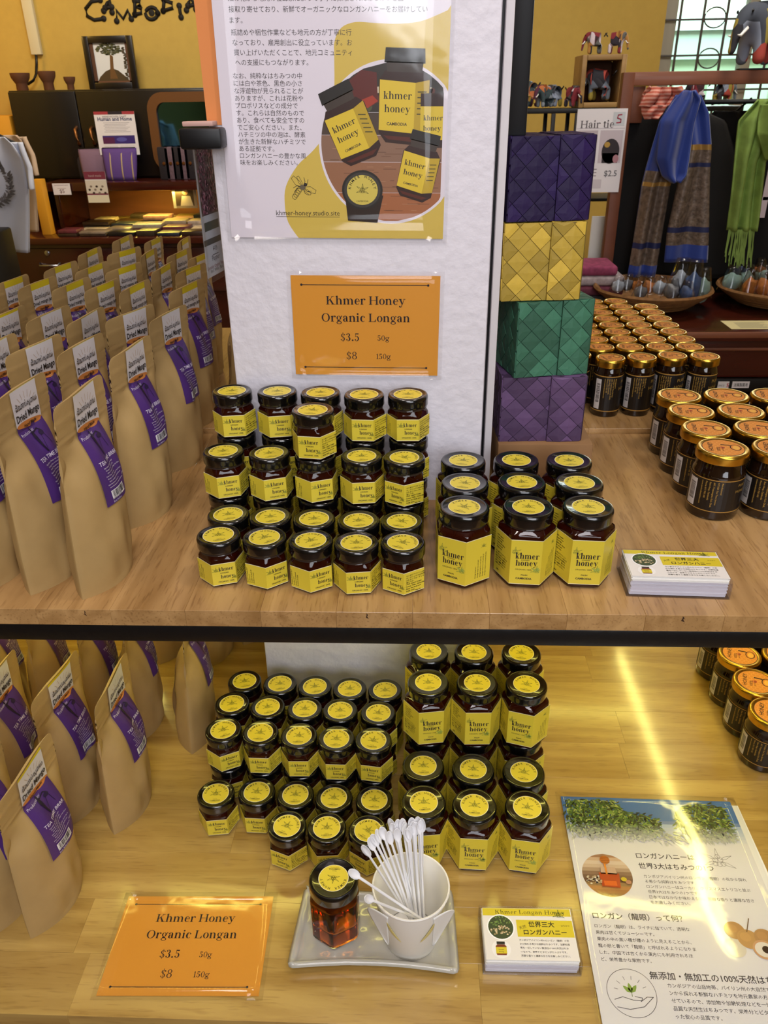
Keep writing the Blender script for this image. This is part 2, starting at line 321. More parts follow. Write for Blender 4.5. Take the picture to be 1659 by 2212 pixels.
class Print:
    """flat print: coloured shapes in a plane (u right, v up, metres), each layer a hair above the last"""
    def __init__(s, eps=4e-5): s.v = []; s.f = []; s.c = []; s.eps = eps
    def _add(s, pts, tris, col, z):
        b = len(s.v); c = lin(col) if isinstance(col, str) else col
        s.v += [(p[0], p[1], z*s.eps) for p in pts]
        for t in tris: s.f.append(tuple(b+i for i in t)); s.c.append(c)
    def poly(s, pts, col, z=1, rev=False):
        if len(pts) <= 4: tr = [tuple(range(len(pts)))]
        else: tr = tessellate_polygon([[Vector((p[0], p[1], 0)) for p in pts]])
        out = []
        for t in tr:
            a, b, c = pts[t[0]], pts[t[1]], pts[t[2]]
            ar = (b[0]-a[0])*(c[1]-a[1])-(b[1]-a[1])*(c[0]-a[0])
            out.append(tuple(t) if ar >= 0 else tuple(t)[::-1])
        s._add(pts, out, col, z)
    def rect(s, x0, y0, x1, y1, col, z=1): s.poly([(x0, y0), (x1, y0), (x1, y1), (x0, y1)], col, z)
    def grid(s, x0, y0, x1, y1, nu, nv, col, z=0):
        for i in range(nu):
            for j in range(nv):
                s.rect(x0+(x1-x0)*i/nu, y0+(y1-y0)*j/nv, x0+(x1-x0)*(i+1)/nu, y0+(y1-y0)*(j+1)/nv, col(( i+.5)/nu, (j+.5)/nv) if callable(col) else col, z)
    def ell(s, cx, cy, rx, ry, col, z=1, n=24, rot=0):
        c, q = math.cos(rot), math.sin(rot)
        s.poly([(cx+rx*math.cos(a)*c-ry*math.sin(a)*q, cy+rx*math.cos(a)*q+ry*math.sin(a)*c) for a in [2*PI*i/n for i in range(n)]], col, z)
    def line(s, pts, w, col, z=2, closed=False):
        pts = list(pts) + ([pts[0]] if closed else [])
        for a, b in zip(pts, pts[1:]):
            d = Vector((b[0]-a[0], b[1]-a[1]))
            if d.length < 1e-9: continue
            n = Vector((-d.y, d.x)).normalized()*w/2; e = d.normalized()*w*.3
            s.poly([(a[0]-n.x-e.x, a[1]-n.y-e.y), (b[0]-n.x+e.x, b[1]-n.y+e.y), (b[0]+n.x+e.x, b[1]+n.y+e.y), (a[0]+n.x-e.x, a[1]+n.y-e.y)], col, z)
    def leaf(s, x, y, L, wd, a, col, z=2):
        c, q = math.cos(a), math.sin(a)
        s.poly([(x+p*c*L-t*q*wd, y+p*q*L+t*c*wd) for p, t in ((0, 0), (.35, -.5), (.75, -.3), (1, 0), (.75, .3), (.35, .5))], col, z)
    def text(s, t, x, y, size, col='151515', al='l', z=3, bold=0.0, rot=0, width=None, res=2):
        vs, tr, x0, x1 = text_polys(t, bold, res)
        if not vs: return 0
        w = (x1-x0)*size; sx = size
        if width: sx = width/(x1-x0); w = width
        off = {'l': 0, 'c': -w/2, 'r': -w}[al]; c, q = math.cos(rot), math.sin(rot)
        P = [((v[0]-x0)*sx+off, v[1]*size) for v in vs]
        s._add([(x+a*c-b*q, y+a*q+b*c) for a, b in P], tr, col, z); return w
    def serif(s, t, x, y, size, col='1a1424', al='l', z=3, B=13, gap=3, sx=1.0, rot=0):
        k = size/70.0; tot = 0; gl = []
        for ch in t:
            wd, ps = (22, []) if ch == ' ' else glyph(ch, B)
            gl.append((tot, ps)); tot += wd+gap
        tot -= gap; off = {'l': 0, 'c': -tot/2, 'r': -tot}[al]; c, q = math.cos(rot), math.sin(rot)
        for ox, ps in gl:
            for p in ps:
                Q = [((a+ox+off)*k*sx, b*k) for a, b in p]
                s.poly([(x+a*c-b*q, y+a*q+b*c) for a, b in Q], col, z)
        return tot*k*sx
    def arc_text(s, t, cx, cy, r, a0, a1, size, col, z=3, inward=False):
        n = len(t)
        for i, ch in enumerate(t):
            if ch == ' ': continue
            a = math.radians(a0+(a1-a0)*i/(n-1))
            vs, tr, x0, x1 = text_polys(ch, .02, 1)
            w = (x0+x1)/2; ro = a-PI/2; c, q = math.cos(ro), math.sin(ro)
            X, Y = cx+r*math.cos(a), cy+r*math.sin(a)
            s._add([(X+(v[0]-w)*size*c-v[1]*size*q, Y+(v[0]-w)*size*q+v[1]*size*c) for v in vs], tr, col, z)
    def lines(s, L, x, y, size, lead, col='2a2a2a', z=3, bold=0, rot=0, al='l', width=None, res=1):
        c, q = math.cos(rot), math.sin(rot)
        for i, t in enumerate(L):
            if t: s.text(t, x+i*lead*q, y-i*lead*c, size, col, al, z, bold, rot, width if (width and i < len(L)-1) else None, res)
    def barcode(s, x, y, w, h, z=3, rot=0):
        c, q = math.cos(rot), math.sin(rot); R = lambda a, b: (x+a*c-b*q, y+a*q+b*c)
        for k in range(10): s.poly([R(w*k/10, 0), R(w*(k+1)/10, 0), R(w*(k+1)/10, h), R(w*k/10, h)], 'e8e6ea', z)
        rnd = random.Random(3); t = w*.07
        while t < w*.92:
            b = w*rnd.choice((.012, .02, .03)); s.poly([R(t, h*.2), R(t+b, h*.2), R(t+b, h*.93), R(t, h*.93)], '181418', z+1); t += b+w*rnd.choice((.012, .02, .03))
    def build(s, name, m, parent=None, mp=None, loc=None, rot=None):
        vs = [mp(*v) for v in s.v] if mp else s.v
        me = mesh(name or 'print', vs, s.f, m)
        ca = me.color_attributes.new('Col', 'FLOAT_COLOR', 'CORNER')
        buf = []
        for f, c in zip(s.f, s.c): buf += list(c)*len(f)
        ca.data.foreach_set('color', buf)
        return link(name, me, parent, loc, rot) if name else me
    def floral(s, x, y, k, col='4d5a22', z=2, lw=None):
        lw = lw or k*.035
        for dx, dy in ((-.12, .02), (.1, .05), (0, -.18), (.16, -.16), (-.16, -.15), (.02, .2)):
            s.line([(x+(dx+.11*math.cos(a))*k, y+(dy+.11*math.sin(a))*k) for a in [i*PI/4 for i in range(8)]], lw, col, z, True)
        for a, L in ((2.6, .55), (.4, .55), (1.5, .5), (-.5, .6), (3.5, .55)):
            X, Y = x+.12*k*math.cos(a), y+.12*k*math.sin(a); q = [(0, 0), (.4, .12), (1, 0), (.4, -.12), (0, 0)]
            s.line([(X+(p*math.cos(a)-t*math.sin(a))*L*k, Y+(p*math.sin(a)+t*math.cos(a))*L*k) for p, t in q], lw, col, z)
# ================================================================== the display stand
W_UP = wood('upper_shelf_wood', '9c7544', 'c29a64', 'Y', .34, 1.0, .4, .7, .08)
W_LO = wood('lower_shelf_wood', 'a27e3c', 'c4a35a', 'X', .3, 1.0, 1.0, .45, .055)
def planks(root, x0, x1, y0, y1, z0, z1, axis, width, length, m, seed):
    rnd = random.Random(seed)
    if axis == 'Y':
        x = x0
        while x < x1-1e-4:
            xe = min(x1, x+width)
            if x1-xe < .02: xe = x1
            obj('plank', box('plank', x, xe-.0001, y0, y1, z0, z1, m, .0003, 1), root); x = xe
    else:
        y = y0
        while y < y1-1e-4:
            ye = min(y1, y+width)
            if y1-ye < .02: ye = y1
            x = x0; first = rnd.uniform(.12, length)
            while x < x1-1e-4:
                xe = min(x1, x+first); first = length*rnd.uniform(.8, 1.2)
                if x1-xe < .08: xe = x1
                obj('plank', box('plank', x, xe-.0001, y, ye-.0001, z0, z1, m, .00015, 1), root); x = xe
            y = ye
SY0 = .6105
up = empty('upper_shelf', (0, 0, 0), 0, 'upper shelf of glued light brown wood planks carrying bags and honey jars', 'shelf')
planks(up, -.95, .80, SY0, 1.055, ZU-.0185, ZU, 'Y', .073, 1, W_UP, 1)
KN = mat('knot', '3c2412', .7)
for x, w_ in ((-.045, .0016), (-.318, .0012), (.252, .0022)):      # small cracks and a knot along the front edge
    obj('knot', mesh('knot', [(x, SY0-.0003, ZU-.0008), (x+w_, SY0-.0003, ZU-.003), (x+w_*.4, SY0-.0003, ZU-.0045), (x+w_*1.3, SY0-.0003, ZU-.0075), (x-w_*.4, SY0-.0003, ZU-.006), (x+w_*.1, SY0-.0003, ZU-.003)], [(0, 1, 2, 3, 4, 5)], KN), up)
rear = empty('rear_shelf', (0, 0, 0), 0, 'rear light brown wood shelf board behind the upper one, under gold-lidded jars', 'shelf')
planks(rear, -.95, .452, 1.058, 1.62, ZU-.0115, ZU+.007, 'Y', .12, 1, W_UP, 2)
lo = empty('lower_shelf', (0, 0, 0), 0, 'lower shelf of pale golden wood staves lit by strips from above', 'shelf')
planks(lo, -.95, .80, .424, 1.55, ZL-.02, ZL, 'X', .062, .42, W_LO, 3)
rl = obj('shelf_rail', box('shelf_rail', -.96, .81, SY0+.001, SY0+.026, ZU-.0385, ZU-.0190, 'steel', .0015)); tag(rl, 'black steel rail running under the front edge of the upper shelf', 'rail')
rl = obj('shelf_rail', box('shelf_rail', -.96, .81, .428, .452, ZL-.042, ZL-.0205, 'steel', .0015)); tag(rl, 'black steel rail under the front edge of the lower shelf', 'rail')
# LED strips under the upper shelf
LED = mat('led_strip', 'fbee88', .5, emit=24)
LED2 = mat('led_strip_front', 'f6ea74', .5, emit=15)
HOUS = mat('led_housing', 'd8d4c8', .5)
def led(x0, x1, y0, y1, lab, m=LED):
    t = empty('led_light_strip', (0, 0, 0), 0, lab, 'lamp')
    obj('housing', box('housing', x0-.002, x1+.002, y0-.002, y1+.002, ZU-.0225, ZU-.0188, HOUS, .0005, 1), t)
    obj('tube', box('tube', x0, x1, y0, y1, ZU-.0262, ZU-.0226, m, .001, 1), t)
led(.448, .460, .70, 1.40, 'LED strip under the upper shelf, to the right, glowing on the lower boards')
led(-.535, -.523, .70, 1.40, 'LED strip under the upper shelf, to the left above the bags')
led(-.50, .44, .770, .780, 'LED strip under the upper shelf running across above the honey jars', LED2)
led(-.19, .44, 1.20, 1.212, 'LED strip behind the white column under the rear shelf', LED2)

# ------------------------------------------------------------------ the white column and what is fixed to it
YC = .845
col = obj('column', box('column', -.2033, .0780, YC, YC+.30, -.0, 3.1, 'plaster', .004)); tag(col, 'white plastered square column standing through both shelves', None, None, 'structure')
# the shelves are cut around the column in the real stand; boards simply butt against it
ed = obj('trim_1', box('trim', .0815, .0895, YC+.002, YC+.055, ZU+.002, 2.6, 'white', .001)); tag(ed, 'white painted wooden strip along the right edge of the column', None, None, 'structure')
gp = obj('trim_2', box('trim', .0782, .0814, YC+.012, YC+.05, ZU+.002, 2.6, 'black', 0)); tag(gp, 'dark gap between column and white strip', None, None, 'structure')
a = aty(1108, 294, .90); b = aty(1086, 294, .90)
bp = obj('hanging_banner', box('hanging_banner', b.x+.002, a.x+.012, .888, .915, b.z, 2.5, 'black', .002)); tag(bp, 'tall black banner hanging beside the white strip of the column', 'banner')
og = obj('orange_band', box('orange_band', -.2036, -.183, YC-.0010, YC+.0005, aty(465, 270, YC).z, 2.9, 'orange', 0)); tag(og, 'orange painted band down the left edge of the column, above the black bracket', 'painted band')
a = aty(386, 277, .82); b = aty(482, 322, .82)
br = obj('black_bracket', box('black_bracket', a.x, b.x, .815, .8425, b.z, a.z, 'black', .003)); tag(br, 'glossy black shelf end bracket projecting left of the column', 'bracket')
a = aty(397, 262, .83)
pk = obj('pink_box', box('pink_box', a.x, -.193, .822, .842, aty(397, 276, .82).z+.0008, a.z, mat('pink_card', 'c9a094', .6), .001)); tag(pk, 'pale pink packet lying on the black bracket', 'packet')

# ------------------------------------------------------------------ flat things: signs, posters, cards
def price_sign(name, w, h, label, mount):
    """orange laminated price sign, w by h metres, drawn upright and centred"""
    t = empty(name); tag(t, label, 'sign', None)
    p = Print(6e-5)
    p.rect(-w/2, -h/2, w/2, h/2, 'e29a33', 0)
    for y in (h*.41, -h*.42):
        p.line([(-w*.43, y), (w*.42, y)], .0008, '1a1424', 2)
        for x in (-w*.43, w*.42): p.ell(x, y, .0013, .0013, '1a1424', 3, 10)
    p.serif('Khmer Honey', 0, h*.22, h*.082, al='c', B=13)
    p.serif('Organic Longan', 0, h*.05, h*.082, al='c', B=13)
    p.serif('$3.5', -w*.11, -h*.145, h*.078, al='c', B=11); p.serif('50g', w*.12, -h*.14, h*.055, al='c', B=11)
    p.serif('$8', -w*.10, -h*.335, h*.078, al='c', B=11); p.serif('150g', w*.12, -h*.33, h*.055, al='c', B=11)
    p.build('printed_card', 'inkc', t)
    m = .0045
    s = sheet('laminate', lambda u, v: ((u-.5)*(w+2*m), (v-.5)*(h+2*m), .0006+.0003*math.sin(9*u+5*v)), 10, 8, 'laminate', .0004)
    obj('laminate', s, t)
    return t
def on_column(t, tl, tr, bl):
    """stand a flat thing against the column front from three corner points"""
    x = (tr-tl).normalized(); y = (tl-bl); y -= x*y.dot(x); y.normalize(); n = x.cross(y)
    m = Matrix((x, y, n)).transposed().to_4x4(); t.matrix_world = Matrix.Translation((tl+tr)/2 + (bl-tl)/2) @ m
Yp = YC-.0022
def C(x, y): v = aty(x, y, Yp); return v
tl, tr, bl = C(627, 596), C(951, 598), C(638, 807)
s1 = price_sign('price_sign', (tr-tl).length, .1085, 'orange price sign reading Khmer Honey fixed to the white column', 0)
on_column(s1, Vector((-.1328, Yp, tl.z)), Vector((.0262, Yp, tr.z)), Vector((-.1332, Yp, bl.z)))

# ---- a jar painted flat, for the printed photographs
def pjar(p, x, y, k, rot, z=6, lab=True, top=True, small=False):
    c, q = math.cos(rot), math.sin(rot); R = lambda a, b: (x+(a*c-b*q)*k, y+(a*q+b*c)*k)
    p.poly([R(*v) for v in ((-.5, -.5), (-.35, -.68), (.3, -.72), (.5, -.55), (.52, .45), (.38, .62), (-.4, .62), (-.52, .45))], '2c0d08', z)
    p.poly([R(*v) for v in ((-.3, -.62), (.25, -.66), (.4, -.58), (-.4, -.55))], '571b0c', z+1)
    p.poly([R(*v) for v in ((-.36, .6), (.34, .6), (.36, .78), (-.38, .78))], '3b302a', z+1)
    p.poly([R(*v) for v in ((-.42, .76), (.4, .76), (.38, 1.02), (-.4, 1.02))], '131110', z+1)
    p.poly([R(*v) for v in ((-.5, -.45), (.22, -.5), (.22, .42), (-.5, .46))], 'e3c534', z+2)
    p.poly([R(*v) for v in ((.22, -.5), (.5, -.42), (.5, .48), (.22, .42))], 'c2a326', z+2)
    X, Y = R(-.13, .12); p.serif('khmer', X, Y, .13*k, '1a1424', 'c', z+3, rot=rot)
    X, Y = R(-.13, -.12); p.serif('honey', X, Y, .13*k, '1a1424', 'c', z+3, rot=rot)
    X, Y = R(-.13, -.36); p.text('CAMBODIA', X, Y, .08*k, '1a1424', 'c', z+3, .02, rot)
    for i in range(5):
        X, Y = R(.27, .25-.1*i); p.rect(X, Y, X+.18*k, Y+.02*k, '3a3a1a', z+3)
def psticker(p, x, y, r, z, sq=1.0, rot=0):
    p.ell(x, y, r*1.32, r*1.32*sq, '1b1a19', z, 32); p.ell(x, y, r*1.18, r*1.18*sq, '3a3836', z+1, 32); p.ell(x, y, r, r*sq, 'd9c65a', z+2, 32)
    p.arc_text('KHMER HONEY', x, y, r*.74, 170+rot, 10+rot, r*.24, '2a2a14', z+3); p.floral(x, y, r*.62, '4d5220', z+3)
    p.text('CAMBODIA', x, y-r*.72, r*.15, '2a2a14', 'c', z+3)

# ---- the big poster (its top runs out of the frame)
tl, tr, bl = C(455, -120), C(971, -120), C(500, 508)
PW, PH = .2185, .26
po = empty('honey_poster', (0, 0, 0), 0, 'laminated white and yellow Japanese honey poster at top of column', 'poster')
p = Print(1.5e-5)
p.rect(0, 0, PW, PH, 'e9e2ec', 0)
def blob(pts, n=6):
    out = []; K = len(pts)
    for i in range(K):
        p0, p1, p2, p3 = pts[i-1], pts[i], pts[(i+1) % K], pts[(i+2) % K]
        for j in range(n):
            t = j/n
            out.append(tuple(.5*((2*p1[d])+(-p0[d]+p2[d])*t+(2*p0[d]-5*p1[d]+4*p2[d]-p3[d])*t*t+(-p0[d]+3*p1[d]-3*p2[d]+p3[d])*t**3) for d in (0, 1)))
    return out
def Q(x, y):     # photograph pixel on the poster plane -> poster coordinates
    v = C(x, y); return (v.x+.1905, v.z-(CZ-.1278))
def clampP(q): return (min(max(q[0], 0), PW), min(max(q[1], 0), PH))
curve = [Q(*q) for q in ((645, 512), (622, 478), (614, 440), (616, 400), (640, 355), (675, 320), (700, 280), (716, 200), (716, 120), (716, 85), (730, 55), (760, 42), (800, 43), (850, 44), (900, 38), (940, 22), (975, 5))]
sm = []
for i in range(len(curve)-1):
    p0, p1, p2, p3 = curve[max(i-1, 0)], curve[i], curve[i+1], curve[min(i+2, len(curve)-1)]
    for j in range(4):
        t = j/4; sm.append(tuple(.5*((2*p1[d])+(-p0[d]+p2[d])*t+(2*p0[d]-5*p1[d]+4*p2[d]-p3[d])*t*t+(-p0[d]+3*p1[d]-3*p2[d]+p3[d])*t**3) for d in (0, 1)))
sm = [clampP(q) for q in sm if q[0] < PW]; sm = [(sm[0][0], 0)] + sm + [(PW, sm[-1][1]+.004), (PW, 0)]
p.poly(sm, 'd9bd55', 1)
ccx, ccy = Q(842, 307); RX = abs(Q(842+152, 307)[0]-ccx); RY = abs(Q(842, 307-180)[1]-ccy)
def clipdisc(cx, cy, rx, ry, xmax, n=64): return [(min(cx+rx*math.cos(2*PI*i/n), xmax), cy+ry*math.sin(2*PI*i/n)) for i in range(n)]
p.poly(clipdisc(ccx, ccy, RX*1.035, RY*1.035, PW), 'e9e2ec', 2)
XM = PW-.004
# the round photograph: wooden boards, leaves and six honey jars
def bandpoly(y0, y1):     # a horizontal slice of the disc
    pts = []
    for k in range(9):
        y = y0+(y1-y0)*k/8; w_ = max(0, 1-((y-ccy)/RY)**2)**.5*RX; pts.append((min(ccx+w_, XM), y))
    for k in range(9):
        y = y1-(y1-y0)*k/8; w_ = max(0, 1-((y-ccy)/RY)**2)**.5*RX; pts.append((ccx-w_, y))
    return pts
rnd = random.Random(5); ys = [ccy-RY*.999, ccy-RY*.62, ccy-RY*.22, ccy+RY*.12, ccy+RY*.4, ccy+RY*.999]
for i, c in enumerate(('a8673f', '9a6a4c', '8d6a55', '4a3a30', '2a2420')): p.poly(bandpoly(ys[i]+.0003, ys[i+1]), c, 3)
for i in range(60):
    y = ccy+RY*rnd.uniform(-.9, .3); w_ = (1-((y-ccy)/RY)**2)**.5*RX*.95; x = ccx+rnd.uniform(-w_, w_*.7); L = rnd.uniform(.004, .02)
    if x+L < min(ccx+w_, XM): p.rect(x, y, x+L, y+.0004, rnd.choice(('6f4630', 'b98a66', '5a3a2a')), 4)
for i in range(26):
    a_ = rnd.uniform(.15, 2.9); r_ = rnd.uniform(.55, .86)
    x, y = ccx+RX*r_*math.cos(a_), ccy+RY*r_*math.sin(a_)
    if x < XM-.006: p.ell(x, y, .004, .0028, rnd.choice(('d8cdb0', '6d6a50', '4b5236', '5a2a20')), 4+i % 2, 10, rnd.uniform(0, 3))
J = lambda x, y: Q(x, y)
p.poly([J(*q) for q in ((742, 175), (775, 145), (808, 150), (812, 215), (790, 228), (765, 215))], '5c1510', 6); p.poly([J(*q) for q in ((765, 215), (790, 228), (812, 212), (800, 200))], 'a6331a', 7)
x, y = J(868, 222); pjar(p, x, y, .047, -.03, 8)
x, y = J(757, 278); pjar(p, x, y, .041, .42, 12)
x, y = J(931, 262); p.rect(x-.012, y-.02, XM, y+.027, '2c100a', 13); p.rect(x-.012, y-.013, XM, y+.016, 'dcc033', 14); p.serif('khmer', x-.009, y+.004, .0042, z=15); p.serif('honey', x-.009, y-.005, .0042, z=15)
x, y = J(901, 366); pjar(p, x, y, .036, -.22, 16)
x, y = J(779, 408); p.poly([(x-.017, y), (x-.014, y-.028), (x+.016, y-.03), (x+.022, y-.004)], '23120c', 16); psticker(p, x+.001, y+.001, .0155, 17, .9)
# text
Lf = ['瓶詰めや梱包作業なども地元の方が丁寧に行', 'なっており、雇用創出に役立っています。お', '買い上げいただくことで、地元コミュニティ', 'への支援にもつながります。']
x, y = Q(493, 75); x2, _ = Q(754, 75); fs = (x2-x)/20
for i, t in enumerate(Lf): p.text(t, x+i*.0006, y-i*.00805, fs, '3a3234', 'l', 3, 0, .0, None, 2)
x, y = Q(487, 25); p.text('接取り寄せており、新鮮でオーガニックなロンガンハニーをお届けしてい', x, y, fs*.985, '3a3234', 'l', 3); p.text('ます。', x, y-.0085, fs*.985, '3a3234', 'l', 3)
p.text('畑の花から地元の養蜂家によって丁寧に採取されたはちみつを直', x, y+.0085, fs*.985, '3a3234', 'l', 3)
Lg = ['なお、純粋なはちみつの中', 'には白や茶色、黒色の小さ', 'な浮遊物が見られることが', 'ありますが、これは花粉や', 'プロポリスなどの成分で', 'す。これらは自然のもので', 'あり、食べても安全ですの', 'でご安心ください。また、', 'ハチミツの中の泡は、酵素', 'が生きた新鮮なハチミツで', 'ある証拠です。', 'ロンガンハニーの豊かな風', '味をお楽しみください。']
x, y = Q(499, 166); x2, y2 = Q(518, 353); fs2 = fs*.99
for i, t in enumerate(Lg): p.text(t, x+(x2-x)*i/12-.0003, y+(y2-y)*i/12-.001, fs2, '3a3234', 'l', 3)
# bee
bx, by = Q(652, 402); B_ = .0085
for i in range(5): p.line([(bx-.3*B_-i*.17*B_+.3*B_*math.cos(a), by-.15*B_-i*.22*B_+.3*B_*math.sin(a)) for a in [j*PI/5 for j in range(10)]], .0004, '2a2420', 4, True)
for a, L, wd in ((2.35, 1.6, .5), (2.0, 1.3, .3), (-.35, 1.6, .5), (-.7, 1.2, .3)):
    q = [(0, 0), (.5, wd*.5), (1, wd*.3), (1, -.1), (.4, -.15)]; p.line([(bx+(s_*math.cos(a)-t_*math.sin(a))*L*B_, by+(s_*math.sin(a)+t_*math.cos(a))*L*B_) for s_, t_ in q], .0004, '2a2420', 4, True)
for a in (.6, 1.1, 2.9, 3.3, -1.2, 5.6): p.line([(bx, by), (bx+.7*B_*math.cos(a), by+.7*B_*math.sin(a)), (bx+1.1*B_*math.cos(a+.3), by+1.1*B_*math.sin(a+.3))], .0005, '2a2420', 4)
p.ell(bx, by, .36*B_, .3*B_, '6a5f4a', 5, 12); p.ell(bx+.35*B_, by+.3*B_, .22*B_, .2*B_, '2a2420', 5, 12)
x, y = Q(596, 463); x2, _ = Q(733, 463); p.text('khmer-honey.studio.site', x, y, 1, '2a2420', 'l', 4, 0, 0, x2-x) if 0 else None
vs, tr_, x0_, x1_ = text_polys('khmer-honey.studio.site'); sz = (x2-x)/(x1_-x0_); p.text('khmer-honey.studio.site', x, y, sz, '2a2420', 'l', 4); p.rect(x, y-.0016, x2, y-.0012, '2a2420', 4)
p.build('printed_sheet', 'inkc', po)
obj('laminate', sheet('laminate', lambda u, v: (-.004+u*(PW+.008), -.004+v*(PH+.008), .0007+.0004*math.sin(8*u+3)), 8, 8, 'laminate', .0004), po)
po.matrix_world = Matrix.Translation((-.1905, Yp, CZ-.1278)) @ Matrix.Rotation(PI/2, 4, 'X') @ Matrix.Rotation(math.radians(-.9), 4, 'Z')

# ---- pepper leaflet hanging under the black bracket, turned into the depth
z0 = CZ-.172
A = atz(447, 603, z0); B = atz(489, 580, z0+.0)
pp = empty('pepper_leaflet', A, math.atan2(B.y-A.y, B.x-A.x), 'laminated pepper leaflet with dark red top hanging left of the column', 'leaflet')
PWd = (B-A).length; PHt = .136
p = Print(4e-5); p.rect(0, 0, PWd, PHt, 'c9ccd2', 0); p.rect(.07*PWd, PHt*.46, PWd*.93, PHt, '3a1020', 1)
rnd = random.Random(11)
for i in range(420):
    x, y = rnd.uniform(.1, .89)*PWd, PHt*rnd.uniform(.475, .985); r_ = .0011*rnd.uniform(.6, 1.2)
    p.ell(x, y, r_*2.1, r_, rnd.choice(('5c1a33', '7a2f4a', '9a5a6c', 'a87484', '4a1428', '35101c')), 2+i % 24, 6, rnd.uniform(0, 3))
p.rect(.12*PWd, PHt*.345, PWd*.8, PHt*.41, '2e3a26', 2); p.rect(.02*PWd, PHt*.24, PWd*.97, PHt*.285, '2b3028', 2)
p.text('មេច', PWd*.5, PHt*.185, .008, '3a3438', 'c', 3); p.rect(PWd*.36, PHt*.155, PWd*.64, PHt*.16, '2a2a2a', 3); p.text('Pepper', PWd*.5, PHt*.115, .0078, '3a3438', 'c', 3)
p.text('Specialty Organic Pepper', PWd*.5, PHt*.06, .0052, '7a2a3a', 'c', 3, 0, 0); p.text('Red . White . Black', PWd*.5, PHt*.03, .0048, '2a2a2a', 'c', 3)
p.build('printed_sheet', 'inkc', pp, mp=lambda u, v, z: (u, -.001-z, v))
obj('laminate', sheet('laminate', lambda u, v: (-.003+u*(PWd+.006), -.0014, -.006+v*(PHt+.006)), 4, 6, 'laminate', .0004), pp)

# ================================================================== honey jars
def hexring(R, z, sc, bl, rc, n=48):
    a = R*math.cos(PI/6); out = []
    for i in range(n):
        th = 2*PI*i/n; d = ((th+PI/2+PI/6) % (PI/3))-PI/6
        r = min(a/math.cos(d), R*.962)*sc; r = r*(1-bl)+rc*bl
        out.append((r*math.cos(th), r*math.sin(th), z))
    return out
def loft(name, rings, m, ang=28):
    n = len(rings[0]); vs = [v for r in rings for v in r]; fs = []
    for j in range(len(rings)-1):
        for i in range(n): fs.append((j*n+i, j*n+(i+1) % n, (j+1)*n+(i+1) % n, (j+1)*n+i))
    fs += [tuple(range(n))[::-1], tuple((len(rings)-1)*n+i for i in range(n))]
    me = mesh(name, vs, fs, m, True); autosmooth(me, ang); return me
YL = 'dcc83a'
def sticker_mesh(r, z):
    p = Print(3e-5); p.ell(0, 0, r, r, 'efe9c8', 0, 40); p.ell(0, 0, r*.965, r*.965, YL, 1, 40)
    p.arc_text('KHMER HONEY', 0, 0, r*.72, 168, 12, r*.23, '33301a', 2)
    p.floral(0, r*.02, r*.66, '5d6320', 2); p.text('PAILIN', 0, -r*.56, r*.10, '33301a', 'c', 2); p.text('CAMBODIA', 0, -r*.72, r*.15, '33301a', 'c', 2, .02)
    p.rect(-r*.28, -r*.78, r*.28, -r*.765, '33301a', 2)
    return p.build(None, 'inkl', mp=lambda u, v, q: (u, v, z+q))
def wrapmap(R, zb, lift=.0005):
    a = R*math.cos(PI/6)
    def mp(u, v, z):
        k = max(-1, min(1, round(u/R))); al = u-k*R; th = -PI/2+k*PI/3; d = a+lift+z; al *= d/a
        return (d*math.cos(th)-al*math.sin(th), d*math.sin(th)+al*math.cos(th), zb+v)
    return mp
